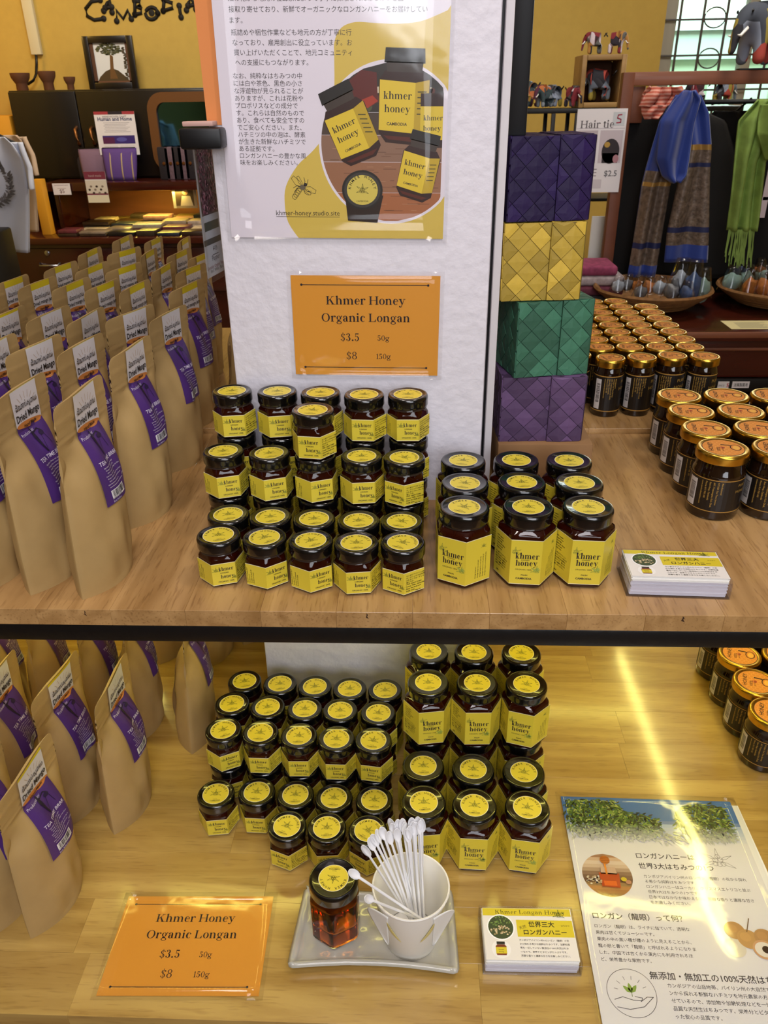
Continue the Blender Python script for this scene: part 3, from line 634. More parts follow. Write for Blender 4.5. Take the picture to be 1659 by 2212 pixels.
def label_mesh(R, zb, h, big):
    p = Print(4e-5); E = .0006
    for k in (-1, 0, 1):
        p.rect((k-.4999)*R, 0, (k+.4999)*R, h, 'f2ecc0', 0); p.rect((k-.4999)*R, E, (k+.4999)*R, h-E, YL, 1)
    k = R
    if not big:
        p.serif('khmer', -.20*k, h*.655, h*.165, B=17, gap=5, sx=.74); p.text('LONGAN', .02*k, h*.53, h*.075, '2a2618', 'c', 3, .03)
        p.serif('honey', -.15*k, h*.305, h*.165, B=17, gap=5, sx=.74); p.text('ORGANIC 100%', .06*k, h*.12, h*.088, '1a1620', 'c', 3, .02)
        p.floral(-.32*k, h*.70, .26*k, '6a7a34', 2, .00022); p.floral(.43*k, h*.30, .22*k, '6a7a34', 2, .00022)
        for i, n in enumerate((.72, .4, .62, .5)): p.lines(['Product of Cambodia Pailin longan'[:int(30*n)]], -(1.42-.1*i)*k, h*.12, h*.075, 0, '2a2618', 3, .02, PI/2)
        J = ['カンボジアパイリン州', 'オーガニック100%天然', 'はちみつフルーティな', '香りです。']
        p.lines(J, .62*k, h*.80, h*.082, h*.1, '1f1b16', 3, .02)
        p.lines(['100% organic longan', 'honey. Pailin, Cambodia.', 'Enjoy the fresh and', 'fruity taste.'], .62*k, h*.42, h*.085, h*.105, '1f1b16', 3, .03)
        p.text('Net. 50g', 1.2*k, h*.04, h*.075, '1f1b16', 'c', 3, .03)
    else:
        p.serif('khmer', -.34*k, h*.585, h*.128, B=16, gap=5, sx=.76); p.text('LONGAN', -.02*k, h*.545, h*.036, '2a2618', 'c', 3, .02)
        p.serif('honey', -.32*k, h*.425, h*.128, B=16, gap=5, sx=.76); p.text('ORGANIC 100%', -.06*k, h*.325, h*.045, '3a3620', 'c', 3, .01)
        p.text('PAILIN', -.02*k, h*.20, h*.042, '1a1620', 'c', 3, .03); p.text('CAMBODIA', -.03*k, h*.115, h*.058, '1a1620', 'c', 3, .04)
        p.floral(-.36*k, h*.74, .30*k, '6a7a34', 2, .00024); p.floral(.36*k, h*.33, .3*k, '6f8f3c', 2, .0003)
        for a_ in (.3, .9, 2.6): p.leaf(.34*k, h*.33, .16*k, .07*k, a_, 'a9b64e', 2)
        p.lines(['100% organic', 'longan honey', 'from Pailin,', 'Cambodia. Enjoy', 'the rich and', 'fruity taste.'], -1.36*k, h*.86, h*.042, h*.055, '1f1b16', 3, .03)
        p.lines(['カンボジアパイリン', '州のロンガンの花から', '採れる希少な純粋は', 'ちみつです。豊かな', '香りと濃厚な甘さを', 'お楽しみください。'], -1.4*k, h*.48, h*.042, h*.055, '1f1b16', 3, .02)
        p.text('150g', -1.25*k, h*.07, h*.045, '1f1b16', 'c', 3, .04)
        for i, n in enumerate((.5, .8, .9, .95, 1.0)): p.lines(['Storage: keep in a cool and dry place'[:int(36*n)]], (.92+.1*i)*k, h*.1, h*.038, 0, '2a2618', 3, .02, PI/2)
        p.floral(1.2*k, h*.80, .16*k, '6a7a34', 2, .00022)
    return p.build(None, 'inkl', mp=wrapmap(R, zb))
HS, HL = .04987, .07935
def lidprof(r, z0, z1): return [(r*.80, z0+.0008), (r*.93, z0), (r*.985, z0+.0006), (r*1.0, z0+.002), (r*.995, z0+(z1-z0)*.62), (r*1.0, z0+(z1-z0)*.70), (r*.985, z0+(z1-z0)*.87), (r*.945, z1-.0003), (r*.90, z1), (r*.84, z1-.0002), (r*.80, z1-.0008), (0, z1-.0008)]
def make_jar(big):
    R, H, zb, lh = (.0293, HL, .0055, .0500) if big else (.0229, HS, .0030, .0247)
    lr, lz = (.0248, H-.0135) if big else (.0220, H-.0118)
    t = empty('large_honey_jar' if big else 'small_honey_jar')
    top = zb+lh+(.0025 if big else .0022)
    rings = [hexring(R, 0, .84, .1, R*.8), hexring(R, .0008, .93, 0, 0), hexring(R, .0028, 1, 0, 0), hexring(R, top, 1, 0, 0), hexring(R, top+.0016, .975, 0, 0),
             hexring(R, top+.0042, .87, .45, lr*.93), hexring(R, top+.0058, .8, .95, lr*.86), hexring(R, lz+.003, .8, 1, lr*.82)]
    obj('glass_jar', loft('glass_jar', rings, 'honey'), t)
    obj('glass_neck', lathe('glass_neck', [(lr*.86, top+.0052), (lr*.93, top+.0058), (lr*.90, lz-.001), (lr*.9, lz+.0012)], 'neck', 32, False), t)
    obj('lid', lathe('lid', lidprof(lr, lz, H), 'lid', 48), t)
    obj('label', label_mesh(R, zb, lh, big), t)
    obj('lid_sticker', sticker_mesh(.0155 if not big else .0157, H-.0007), t)
    return t
small0 = make_jar(False); large0 = make_jar(True)
used = set()
def place(proto, key, loc, rz, label, cat, group):
    t = proto if key not in used else copy_tree(proto); used.add(key)
    t.location = loc; t.rotation_euler = (0, 0, rz); tag(t, label, cat, group); return t
rj = random.Random(21)
def face(x, y, d): return math.atan2(-x, y)+math.radians(d)
ORD5 = ['leftmost', 'second from left', 'middle', 'second from right', 'rightmost']
# (lid centre x, y) of every jar, as surveyed; turn = how far its front is turned from the viewer; n = layers
UP_ROWS = [
 ('front row', 1, [(-.1952, .6713, 2), (-.1482, .6672, 25), (-.1015, .6617, 22), (-.0563, .6580, 2), (-.0109, .6589, -28)]),
 ('second row', 1, [(-.1946, .7149, 5), (-.1494, .7103, 5), (-.1033, .7064, 5), (-.0571, .7028, 5), (-.0126, .7017, -20)]),
 ('third row', 2, [(-.2055, .7657, 4), (-.1549, .7605, 9), (-.1052, .7573, 14), (-.0557, .7533, 3), (-.0106, .7499, -31)]),
 ('back row', 3, [(-.2015, .8166, -5), (-.1511, .8155, 0), (-.1028, .8112, 2), (-.0548, .8045, -7), (-.0075, .8049, 0)]),
]
LEV = {1: ['standing on the shelf'], 2: ['bottom of its stack of two', 'top of its stack of two'], 3: ['bottom of its stack', 'middle of its stack', 'top of its stack']}
for rn, n, L in UP_ROWS:
    for i, (x, y, d) in enumerate(L):
        nn = n+1 if (rn == 'third row' and i == 2) else n
        for k in range(nn):
            dd = d if k == nn-1 else d+rj.uniform(-14, 14)
            if rn == 'third row' and i == 2: dd = (-6, 14, -16)[k]
            place(small0, 's', (x+(rj.uniform(-.0008, .0008) if k < nn-1 else 0), y, ZU+k*HS), face(x, y, dd),
                  'small honey jar, upper shelf, %s, %s, %s' % (rn, ORD5[i], LEV[nn][k]), 'jar', 'small honey jars on the upper shelf')
# rear row at shelf level must stay clear of the column
LO_ROWS = [
 ('front trio', 1, [(-.1420, .6088, -34), (-.0967, .6077, -4), (-.0500, .6050, -38)], ['left', 'middle', 'right']),
 ('second row', 1, [(-.2333, .6527, -12), (-.1851, .6567, -18), (-.1386, .6539, -8), (-.0927, .6501, -10), (-.0450, .6482, -5)], ORD5),
 ('third row', 2, [(-.2306, .7063, 8), (-.1846, .7025, -16), (-.1371, .6985, -10), (-.0916, .6945, -8), (-.0472, .6928, -12)], ORD5),
 ('fourth row', 2, [(-.2297, .7528, 0), (-.1834, .7477, 6), (-.1360, .7453, -6), (-.0913, .7433, 3), (-.0434, .7397, -9)], ORD5),
 ('back row', 2, [(-.2220, .7961, 3), (-.1745, .7920, 0), (-.1281, .7874, 8), (-.0823, .7842, -4), (-.0364, .7820, 5)], ORD5),
]
for rn, n, L, od in LO_ROWS:
    for i, (x, y, d) in enumerate(L):
        for k in range(n):
            place(small0, 's', (x, y, ZL+k*HS), face(x, y, d if k == n-1 else d+rj.uniform(-12, 12)),
                  'small honey jar, lower shelf, %s, %s, %s' % (rn, od[i], LEV[n][k]), 'jar', 'small honey jars on the lower shelf')
OR3 = ['left of three', 'middle of three', 'right of three']
for rn, L in (('front row', [(.0487, .6780, -23), (.1110, .6786, 4), (.1689, .6792, 10)]), ('second row', [(.0523, .7310, -12), (.1112, .7340, 14), (.1700, .7330, 18)]), ('back row', [(.0535, .7880, -8), (.1118, .7890, 12), (.1690, .7880, 16)])):
    for i, (x, y, d) in enumerate(L):
        place(large0, 'l', (x, y, ZU), face(x, y, d), 'large honey jar with yellow label, upper shelf, %s, %s' % (rn, OR3[i]), 'jar', 'large honey jars on the upper shelf')
for rn, n, L in (('front row', 1, [(.0123, .6202, 8), (.0685, .6170, 4), (.1268, .6155, 4)]), ('second row', 1, [(.0122, .6740, 4), (.0706, .6702, 5), (.1291, .6669, 0)]),
                 ('third row', 2, [(.0177, .7290, 10), (.0759, .7290, 8), (.1341, .7280, -6)]), ('back row', 2, [(.0193, .7880, 4), (.0758, .7875, 6), (.1349, .7870, 3)])):
    for i, (x, y, d) in enumerate(L):
        for k in range(n):
            place(large0, 'l', (x, y, ZL+k*HL), face(x, y, d), 'large honey jar, lower shelf, %s, %s, %s' % (rn, OR3[i], LEV[n][k]), 'jar', 'large honey jars on the lower shelf')

# ---- gold-lidded jars
def gold_sticker(r, z):
    p = Print(3e-5); p.ell(0, 0, r, r, '2a1408', 0, 40); p.ell(0, 0, r*.965, r*.965, 'd98a35', 1, 40)
    s = r*.13
    for i in range(-8, 9):
        for j in range(-8, 9):
            x, y = (i+.5*(j % 2))*s*1.78, j*s*1.54
            if math.hypot(x, y) < r*.86: p.line([(x+s*math.sin(a), y+s*math.cos(a)) for a in [k*PI/3 for k in range(6)]], s*.12, 'eaa650', 2, True)
    p.text('HONEY', -r*.48, -r*.50, r*.31, '2a1408', 'l', 3, .02, PI/2); p.text('100%', -r*.16, -r*.46, r*.24, '3a1c0c', 'l', 3, .01, PI/2)
    p.text('NATURAL', r*.0, -r*.40, r*.1, '3a1c0c', 'l', 3, .01, PI/2)
    p.rect(-r*.1, r*.30, r*.36, r*.40, '2a1408', 3); p.ell(-r*.05, 0, r*.13, r*.13, 'b5512a', 2, 14)
    p.ell(r*.58, r*.12, r*.27, r*.36, '2a1408', 3, 24); p.ell(r*.58, r*.12, r*.22, r*.31, 'd98a35', 4, 24); p.ell(r*.6, r*.1, r*.16, r*.23, 'e8b04a', 5, 24)
    return p.build(None, 'inkg', mp=lambda u, v, q: (u, v, z+q))
def gold_label(R, zb, h):
    p = Print(4e-5); n = 30; arc = 2*PI*R*.86
    for i in range(n):
        x0, x1 = -arc/2+arc*i/n, -arc/2+arc*(i+1)/n
        p.rect(x0, 0, x1, h, '120d0a', 0); p.rect(x0, 0, x1, h*.028, 'a67c38', 1); p.rect(x0, h*.972, x1, h, 'a67c38', 1)
    G = 'a8853c'
    L = ['Manufactured', 'NTUBA Tea Time Service', '#67, Trapeangses, Kok Chok,', 'Siem Reap, Cambodia', 'Phone: 017 705 105', 'www.cambodiateatime.com']
    for i, t in enumerate(L): p.text(t, (.06-i*.15)*R, h*.93, min(.0026, h*.066), G, 'l', 3, .02, -PI/2)
    rb = random.Random(6); bars = []; t_ = .25
    while t_ < .78: b_ = rb.choice((.008, .014, .02)); bars.append((t_, b_)); t_ += b_+rb.choice((.008, .012, .018))
    for q in range(8):
        xa, xb_ = (-1.34+.055*q)*R, (-1.34+.055*(q+1))*R
        p.rect(xa, h*.06, xb_, h*.90, 'cfcbc8', 2)
        if 1 < q < 7:
            for t_, b_ in bars: p.rect(xa, h*t_, xb_, h*(t_+b_), '1a1618', 3)
    p.text('PURE', .95*R, h*.78, h*.12, G, 'c', 3); p.text('HONEY', .95*R, h*.60, h*.12, G, 'c', 3)
    a = lambda u, v, z: ((R+.0005+z)*math.sin(u/R), -(R+.0005+z)*math.cos(u/R), zb+v)
    return p.build(None, 'inkl', mp=a)
def make_gold(tall):
    R, H, zb, lh, lr = (.0206, .086, .009, .054, .0214) if tall else (.0286, .080, .0115, .0395, .0288)
    t = empty('tall_gold_lid_jar' if tall else 'gold_lid_jar')
    obj('glass_jar', lathe('glass_jar', [(R*.86, 0), (R*.96, .001), (R, .004), (R, zb+lh+.002), (R*.99, zb+lh+.0045), (R*.93, zb+lh+.008), (R*.9, H-.011), (R*.9, H-.004)], 'darkhoney', 40), t)
    lz = H-.012
    obj('lid', lathe('lid', lidprof(lr, lz, H), 'gold', 48), t)
    obj('label', gold_label(R, zb, lh), t); obj('lid_sticker', gold_sticker(lr*.80, H-.0007), t)
    return t
gold0 = make_gold(False); tall0 = make_gold(True)
for j, y in enumerate((.8225, .8805, .9385, .9965)):
    for i, x in enumerate((.3465, .4080, .4690, .530)):
        place(gold0, 'g', (x+(.002 if j == 3 else 0), y, ZU), face(x, y, 10),
              'gold-lidded dark honey jar, upper shelf right, %s row, %s' % (['front', 'second', 'third', 'back'][j], ['leftmost', 'second from left', 'third from left', 'fourth from left'][i]), 'jar', 'gold-lidded honey jars on the upper shelf')
for j, y in enumerate((.7734, .8314, .8894, .9474)):
    for i, x in enumerate((.4563, .517)):
        place(gold0, 'g', (x, y, ZL), face(x, y, 8), 'gold-lidded dark honey jar, lower shelf right, %s row, %s' % (['front', 'second', 'third', 'back'][j], ['left', 'right'][i]), 'jar', 'gold-lidded honey jars on the lower shelf')
zg = ZU+.007
NTH = ['first', 'second', 'third', 'fourth', 'fifth', 'sixth', 'seventh', 'eighth', 'ninth']
for j in range(9):
    y = 1.128 if j == 0 else 1.1345+(j)*.0425
    x = .4222 if j == 0 else .4150
    for i in range(5):
        if j == 8 and i == 0: continue
        dy = (.0, .004, -.003, -.006, .012)[i] if j == 0 else 0
        place(tall0, 't', (x-i*(.0446 if j else .0458), y+dy, zg), face(x, y, (12, 4, 26, 34, 30)[i] if j == 0 else rj.uniform(0, 20)),
              'tall gold-lidded jar on the rear shelf, %s row back, %s from right' % (NTH[j], NTH[i]), 'jar', 'tall gold-lidded jars on the rear shelf')
# ================================================================== kraft bags of dried mango
BH, BW, BT = .2, .0505, .026
def bag_prof(t):
    """half width and half thickness at height fraction t"""
    hw = BW*(.965+.035*min(1, t*5))
    z = (1-t)*BH
    if z < .008: hw -= .008-math.sqrt(max(0, .008**2-(.008-z)**2))
    if t < .80: T = BT*(1-(t/.80)**4.2)*(.93+.07*min(1, t*6))
    else: T = 0
    T += .0011 if t > .8 else .0008
    return hw, T
def bag_surf(x, t, side, seed, ridge=True):
    hw, T = bag_prof(t); u = max(-1, min(1, x/BW)); f = (1-min(1, abs(u))**2.2)
    y = T*f
    if .03 < t < .8:
        y += .0016*f*(math.sin(11*u+seed*2+9*t)*math.sin(7*t+seed)+.6*math.sin(5*u-14*t+seed*3))
        y += -.0045*math.exp(-((t-.70)/.06)**2)*math.exp(-((u+.78)/.22)**2)*1.0
    if ridge and .82 < t < .91: y += .0008*math.cos((t-.865)*2*PI/.045)
    bend = .0016*math.sin(seed*1.7+u*2.2)*max(0, (t-.75)/.25)
    return -.013*t*(1+.25*math.sin(seed*5)) + (-y if side == 0 else y) + bend
def bag_mesh(seed):
    nu, nv = 24, 64; rings = []
    for j in range(nv+1):
        t = j/nv; t = t if j < 54 else 54/nv+(1-54/nv)*(1-(1-(j-54)/(nv-54))**1.5)
        hw, T = bag_prof(t); r = []
        for i in range(nu+1):
            x = -hw+2*hw*i/nu; r.append((x, bag_surf(x/hw*BW, t, 0, seed), t*BH))
        for i in range(nu, -1, -1):
            x = -hw+2*hw*i/nu; r.append((x, bag_surf(x/hw*BW, t, 1, seed)+.0003, t*BH))
        rings.append(r)
    me = loft('pouch', rings, 'kraft', 50); return me
PUR = '4b2a74'
def bag_label(kind, seed):
    p = Print(1.6e-4); w, H = .046, .112
    band = {'mango': .0006, 'jam': .0085, 'strip': .0030}[kind]
    N = 24
    cc = lambda u: -.0365-.002*math.sin(1.4*u); th = lambda u: .0034*math.sqrt(max(0, 1-u*u))
    def column(u0, u1, y0f, y1f, m, col, z):
        X0, X1 = u0*w/2, u1*w/2
        for k in range(m):
            a0, a1 = y0f(u0)+(y1f(u0)-y0f(u0))*k/m, y0f(u0)+(y1f(u0)-y0f(u0))*(k+1)/m
            b0, b1 = y0f(u1)+(y1f(u1)-y0f(u1))*k/m, y0f(u1)+(y1f(u1)-y0f(u1))*(k+1)/m
            p.poly([(X0, a1), (X1, b1), (X1, b0), (X0, a0)], col, z)
    for i in range(N):
        u0, u1 = i/N*2-1, (i+1)/N*2-1
        column(u0, u1, lambda u: -band, cc, 14, 'dcd8da', 0)
        column(u0, u1, lambda u: 0, lambda u: -band, 3, 'd8c31e' if kind != 'mango' else 'd8cf70', 0)
        column(u0, u1, cc, lambda u: -H, 30, PUR, 0)
        column(u0, u1, lambda u: cc(u)+th(u), lambda u: cc(u)-th(u)-1e-6, 2, 'cf8440', 1)
    y0 = -.018 if kind != 'jam' else -.020
    for i in range(9):
        a = PI*(.08+.105*i); p.line([(.014*math.cos(a), y0-.004+.010*math.sin(a)), (.021*math.cos(a), y0-.004+.0165*math.sin(a))], .0004, 'b79a70', 2)
    p.text('ដំណាប់ស្វាយ', 0, y0-.002, .0075, '2a2022', 'c', 4, .01)
    if kind == 'jam': p.text('Dried mango jam', 0, -.0300, .0072, '1a1414', 'c', 4, .015)
    else: p.text('Dried Mango', 0, -.0305, .0098, '1a1414', 'c', 4, .02, 0, .042)
    p.text('Hand Made', 0, -.0382, .0048, '3a1c10', 'c', 5, .02)
    C2 = 'cfc6dc'
    p.text('Produced by:', -.021, -.0445, .0042, C2, 'l', 4)
    # the dark figure carrying a basket
    D = '1c1030'
    p.poly([(-.006, -.044), (-.003, -.044), (-.002, -.050), (-.001, -.060), (.001, -.066), (-.001, -.066), (-.004, -.058), (-.0065, -.050)], D, 4)
    p.ell(-.0045, -.0425, .0014, .0018, D, 4, 10); p.line([(-.004, -.046), (.005, -.0445), (.008, -.047)], .0012, D, 4); p.ell(.0065, -.0490, .0034, .0024, '24163c', 4, 12)
    p.line([(.005, -.049), (.001, -.063)], .0005, D, 4); p.line([(.0085, -.049), (.012, -.062)], .0005, D, 4)
    p.text('TEA TIME BRRR', .001, -.0715, .0056, 'd8d0e4', 'c', 4, .01)
    L = ['Ingredients: Mango, salt, sugar', 'Storage: Keep cool and dry', '#4 eH, Thpongvorn village, Kok Chok,', 'Siem Reap, Cambodia', 'Phone: (+855) 63 786 325 / 92 57 78 79', 'Email: info@teatimecambodia.com', 'http://teatimecambodia.com', 'www.facebook.com/teatimecambodia']
    for i, t in enumerate(L): p.text(t, -.0145+.0012*(i % 3), -.0755-.0029*i, .0019, C2, 'l', 4, .012)
    p.barcode(-.0135, -.1075, .0235, .0088, 4); p.text('8 84610 806049', -.0135, -.1075, .0024, '181418', 'l', 6)
    p.text('Best Before:', -.0135, -.1108, .0028, C2, 'l', 4); p.text('100g', .0155, -.094, .0036, C2, 'l', 4)
    cx = .0045
    def mp(u, v, z):
        t = 1+v/BH; hw, _ = bag_prof(t); return (cx+u, bag_surf((cx+u)/hw*BW, t, 0, seed, False)-.0015-z, BH+v)
    return p.build(None, 'inkl', mp=mp)
def bag_window(seed):
    p = Print(4e-5); n = 16
    for k in range(n):
        t0, t1 = .16+.42*k/n, .16+.42*(k+1)/n; w0 = .026*math.sin(PI*(k+.02)/n)**.5; w1 = .026*math.sin(PI*min(.98, (k+1)/n))**.5
        for i in range(4):
            a, b = i/2-1, (i+1)/2-1
            p.poly([(b*w0, t0), (a*w0, t0), (a*w1, t1), (b*w1, t1)], '8a6a44', 1, )
    def mp(u, v, z): return (u, bag_surf(u, v, 1, seed)+.0006+z, v*BH)
    return p.build(None, 'inkc', mp=mp)
_lab = {}
_bags = {}
def bag(kind, seed, c, th, z, label, group, scale=1.0):
    key = (kind, seed)
    if key not in _bags:
        t = empty('dried_mango_bag'); pm = _lab.setdefault(('pouch', seed), None) or bag_mesh(seed); _lab[('pouch', seed)] = pm
        obj('pouch', pm, t); obj('label', bag_label(kind, seed), t); obj('window', bag_window(seed), t); _bags[key] = t
    else: t = copy_tree(_bags[key])
    t.location = (c[0], c[1], z); t.rotation_euler = (0, 0, th); tag(t, label, 'bag', group)
    if scale != 1: t.scale = (scale,)*3
    return t
def bag_px(kind, tl, tr, z, label, group, seed, dth=0, w=.101):
    A, B = atz(*tl, z+BH), atz(*tr, z+BH); d = (B-A); th = math.atan2(d.y, d.x)+dth
    c = (A+B)/2; n = Vector((math.sin(th), -math.cos(th), 0)); c = c-n*.013
    return bag(kind, seed, c, th, z, label, group)
GU, GL_ = 'kraft bags of dried mango on the upper shelf', 'kraft bags of dried mango on the lower shelf'
UB = [
 ('mango', (108, 885), (224, 803), 'kraft Dried Mango bag, upper shelf front row, nearest the honey jars'),
 ('mango', (-21, 880), (104, 797), 'kraft Dried Mango bag, upper shelf front row, second from the honey jars'),
 ('mango', (-150, 880), (-27, 797), 'kraft Dried Mango bag, upper shelf front row, cut off by the photo edge'),
 ('mango', (233, 777), (326, 721), 'kraft Dried Mango bag, second row, rightmost, beside the back honey jars'),
 ('mango', (118, 771), (219, 715), 'kraft Dried Mango bag, second row, second from its right end'),
 ('mango', (20, 771), (132, 718), 'kraft Dried Mango bag, second row, third from its right end'),
 ('mango', (-80, 775), (47, 713), 'kraft Dried Mango bag, second row, half out at the left edge'),
 ('mango', (328, 694), (397, 658), 'kraft Dried Mango bag, third row, rightmost, with full purple label showing'),
 ('mango', (216, 693), (301, 659), 'kraft Dried Mango bag, third row, turned most to the front'),
 ('mango', (166, 699), (244, 659), 'kraft Dried Mango bag, third row, dark in the shade of its neighbour'),
 ('mango', (72, 696), (154, 659), 'kraft Dried Mango bag, third row, second from the left edge'),
 ('strip', (-40, 700), (56, 655), 'kraft Dried Mango bag, third row, at the left edge with thin yellow band'),
 ('jam', (371, 629), (433, 603), 'kraft Dried mango jam bag with yellow band, fourth row, rightmost'),
 ('jam', (261, 634), (326, 601), 'kraft Dried mango jam bag with yellow band, fourth row, second from right'),
 ('jam', (179, 634), (261, 596), 'kraft Dried mango jam bag with yellow band, fourth row, third from right'),
 ('jam', (107, 624), (175, 599), 'kraft Dried mango jam bag with shiny yellow band, fourth row'),
 ('jam', (53, 624), (125, 596), 'kraft Dried mango jam bag with yellow band, fourth row, second from left'),
 ('jam', (-3, 618), (60, 593), 'kraft Dried mango jam bag with yellow band, fourth row, at left edge'),
 ('jam', (340, 587), (380, 566), 'kraft Dried mango jam bag with shiny torn-looking purple label, fifth row'),
 ('jam', (386, 587), (427, 570), 'kraft Dried mango jam bag partly behind the pepper leaflet, fifth row'),
 ('jam', (235, 589), (302, 565), 'kraft Dried mango jam bag with yellow band, fifth row, middle'),
 ('jam', (154, 589), (230, 562), 'kraft Dried mango jam bag with yellow band, fifth row, second from left'),
 ('jam', (105, 587), (172, 562), 'kraft Dried mango jam bag, fifth row, leftmost and shaded'),
 ('jam', (406, 558), (438, 542), 'kraft Dried mango jam bag, sixth row, mostly behind the pepper leaflet'),
 ('jam', (366, 556), (415, 536), 'kraft Dried mango jam bag, sixth row, left of the pepper leaflet'),
 ('jam', (304, 558), (346, 531), 'kraft Dried mango jam bag, sixth row, turned edge-on with purple showing'),
 ('jam', (243, 551), (304, 532), 'kraft Dried mango jam bag with yellow band, sixth row, second from left'),
 ('jam', (161, 555), (224, 529), 'kraft Dried mango jam bag with yellow band, sixth row, leftmost'),
 ('jam', (386, 527), (413, 508), 'kraft Dried mango jam bag, last row, rightmost'),
 ('jam', (315, 527), (351, 508), 'kraft Dried mango jam bag, last row, middle'),
 ('jam', (244, 522), (284, 506), 'kraft Dried mango jam bag, last row, leftmost'),
]
def settle(L, zf, anchored):
    P = []
    for i, (k, tl, tr, lab) in enumerate(L):
        z = zf(i); A, B = atz(*tl, z+BH), atz(*tr, z+BH); d = B-A; th = math.atan2(d.y, d.x); n = Vector((math.sin(th), -math.cos(th), 0)); c = (A+B)/2-n*.013
        P.append([c.x, c.y, th])
    for it in range(60):
        for i in range(len(P)):
            for j in range(i):
                dx, dy = P[i][0]-P[j][0], P[i][1]-P[j][1]; th = (P[i][2]+P[j][2])/2
                dw, dn = dx*math.cos(th)+dy*math.sin(th), dx*math.sin(th)-dy*math.cos(th)
                q = math.hypot(dw/.103, dn/.050)
                if q < 1 and q > 1e-6:
                    s_ = (1/q-1)*.35; wi = 0 if i in anchored else 1; wj = 0 if j in anchored else 1
                    if wi+wj == 0: continue
                    P[i][0] += dx*s_*wi/(wi+wj); P[i][1] += dy*s_*wi/(wi+wj); P[j][0] -= dx*s_*wj/(wi+wj); P[j][1] -= dy*s_*wj/(wi+wj)
    return P
for i, (c, u) in enumerate(zip(settle(UB, lambda i: ZU if i < 12 else ZU+.007, {0, 1, 3}), UB)):
    bag(u[0], i % 3, c, c[2], ZU if c[1] < 1.0 else ZU+.007, u[3], GU)
bag('mango', 1, (-.262, 1.155), math.radians(100), ZU+.007, 'kraft bag standing just left of the column, seen nearly edge-on', GU)
LB = [
 ('strip', (4, 1722), (97, 1596), 'kraft Dried Mango bag, lower shelf, foremost with full purple label'),
 ('mango', (-90, 1728), (6, 1590), 'kraft bag, lower shelf, behind the foremost bag at the left edge'),
 ('strip', (67, 1529), (170, 1395), 'kraft Dried Mango bag with thin yellow strip, lower shelf second row, middle'),
 ('mango', (197, 1537), (278, 1399), 'kraft Dried Mango bag, lower shelf second row, rightmost'),
 ('mango', (-60, 1530), (39, 1391), 'kraft Dried Mango bag, lower shelf second row, at the left edge'),
 ('mango', (43, 1354), (112, 1232), 'kraft bag, lower shelf third row, left, top hidden by the rail'),
 ('mango', (152, 1364), (221, 1241), 'kraft bag, lower shelf third row, second from right, top hidden by the rail'),
 ('mango', (262, 1364), (302, 1241), 'kraft bag, lower shelf third row, rightmost, turned nearly edge-on'),
 ('mango', (-66, 1364), (5, 1232), 'kraft bag, lower shelf third row, corner of purple label at left edge'),
]
for i, (c, u) in enumerate(zip(settle(LB, lambda i: ZL, {0, 2, 3}), LB)): bag(u[0], i % 3, c, c[2], ZL, u[3], GL_)
v = atz(414, 1634, ZL); bag('mango', 0, (v.x-.006+.0, v.y+.052), math.radians(97), ZL, 'kraft bag, lower shelf, edge-on, standing alone before the small jars', GL_)
v = atz(353, 1440, ZL); bag('mango', 1, (v.x, v.y+.052), math.radians(80), ZL, 'kraft bag, lower shelf far back, left of the bright strip', GL_)
v = atz(446, 1456, ZL); bag('mango', 2, (v.x, v.y+.052), math.radians(70), ZL, 'kraft bag, lower shelf far back, right of the edge-on bag', GL_)
v = atz(500, 1440, ZL); bag('mango', 2, (v.x+.022, v.y+.10), math.radians(74), ZL, 'kraft bag, lower shelf far back, left of the white column', GL_)

# ================================================================== woven palm-leaf boxes
def clip(poly, x0, x1, y0, y1):
    for ax, lim, sg in ((0, x0, 1), (0, x1, -1), (1, y0, 1), (1, y1, -1)):
        out = []
        for i in range(len(poly)):
            a, b = poly[i-1], poly[i]; da, db = sg*(a[ax]-lim), sg*(b[ax]-lim)
            if (da >= 0) != (db >= 0):
                t = da/(da-db); out.append(tuple(a[k]+(b[k]-a[k])*t for k in (0, 1)))
            if db >= 0: out.append(b)
        poly = out
        if len(poly) < 3: return []
    return poly
def weave(root, W, H, fr, mats, off=(0, 0), pitch=.0168, rnd=None, name='palm_strip'):
    """diagonal plaited strips over a W x H face; fr(u,v,h) places a point on the box"""
    d = pitch/math.sqrt(2)*1.0
    K = int(max(W, H)/d)+3
    for i in range(-K, K):
        for j in range(-K, K):
            cx, cy = (i+j)*d+off[0], (i-j)*d+off[1]
            q = [(cx-d, cy), (cx, cy-d), (cx+d, cy), (cx, cy+d)]
            g = .00025; q = [(cx+(x-cx)*(1-g/d*1.4), cy+(y-cy)*(1-g/d*1.4)) for x, y in q]
            c = clip(q, 0, W, 0, H)
            if len(c) < 3: continue
            ar = abs(sum(c[k-1][0]*c[k][1]-c[k][0]*c[k-1][1] for k in range(len(c)))/2)
            if ar < 8e-6: continue
            o = (i+j) % 2; n = len(c)
            def hh(x, y):     # strips dive under their neighbours at two opposite edges
                e = ((x-cx)+(y-cy))/(2*d) if o else ((x-cx)-(y-cy))/(2*d)
                return .0009-.0016*abs(e)**2+(.0004 if o else 0)
            vs = [fr(x, y, hh(x, y)) for x, y in c] + [fr(sum(x for x, _ in c)/n, sum(y for _, y in c)/n, .0011+(.0003 if o else 0))] + [fr(x, y, -.0008) for x, y in c]
            fs = [(k, (k+1) % n, n) for k in range(n)] + [((k+1) % n, k, n+1+k, n+1+(k+1) % n) for k in range(n)]
            m = mats[rnd.choice((0, 0, 1, 1, 2)) if rnd else o]
            obj(name, mesh(name, vs, fs, m), root)
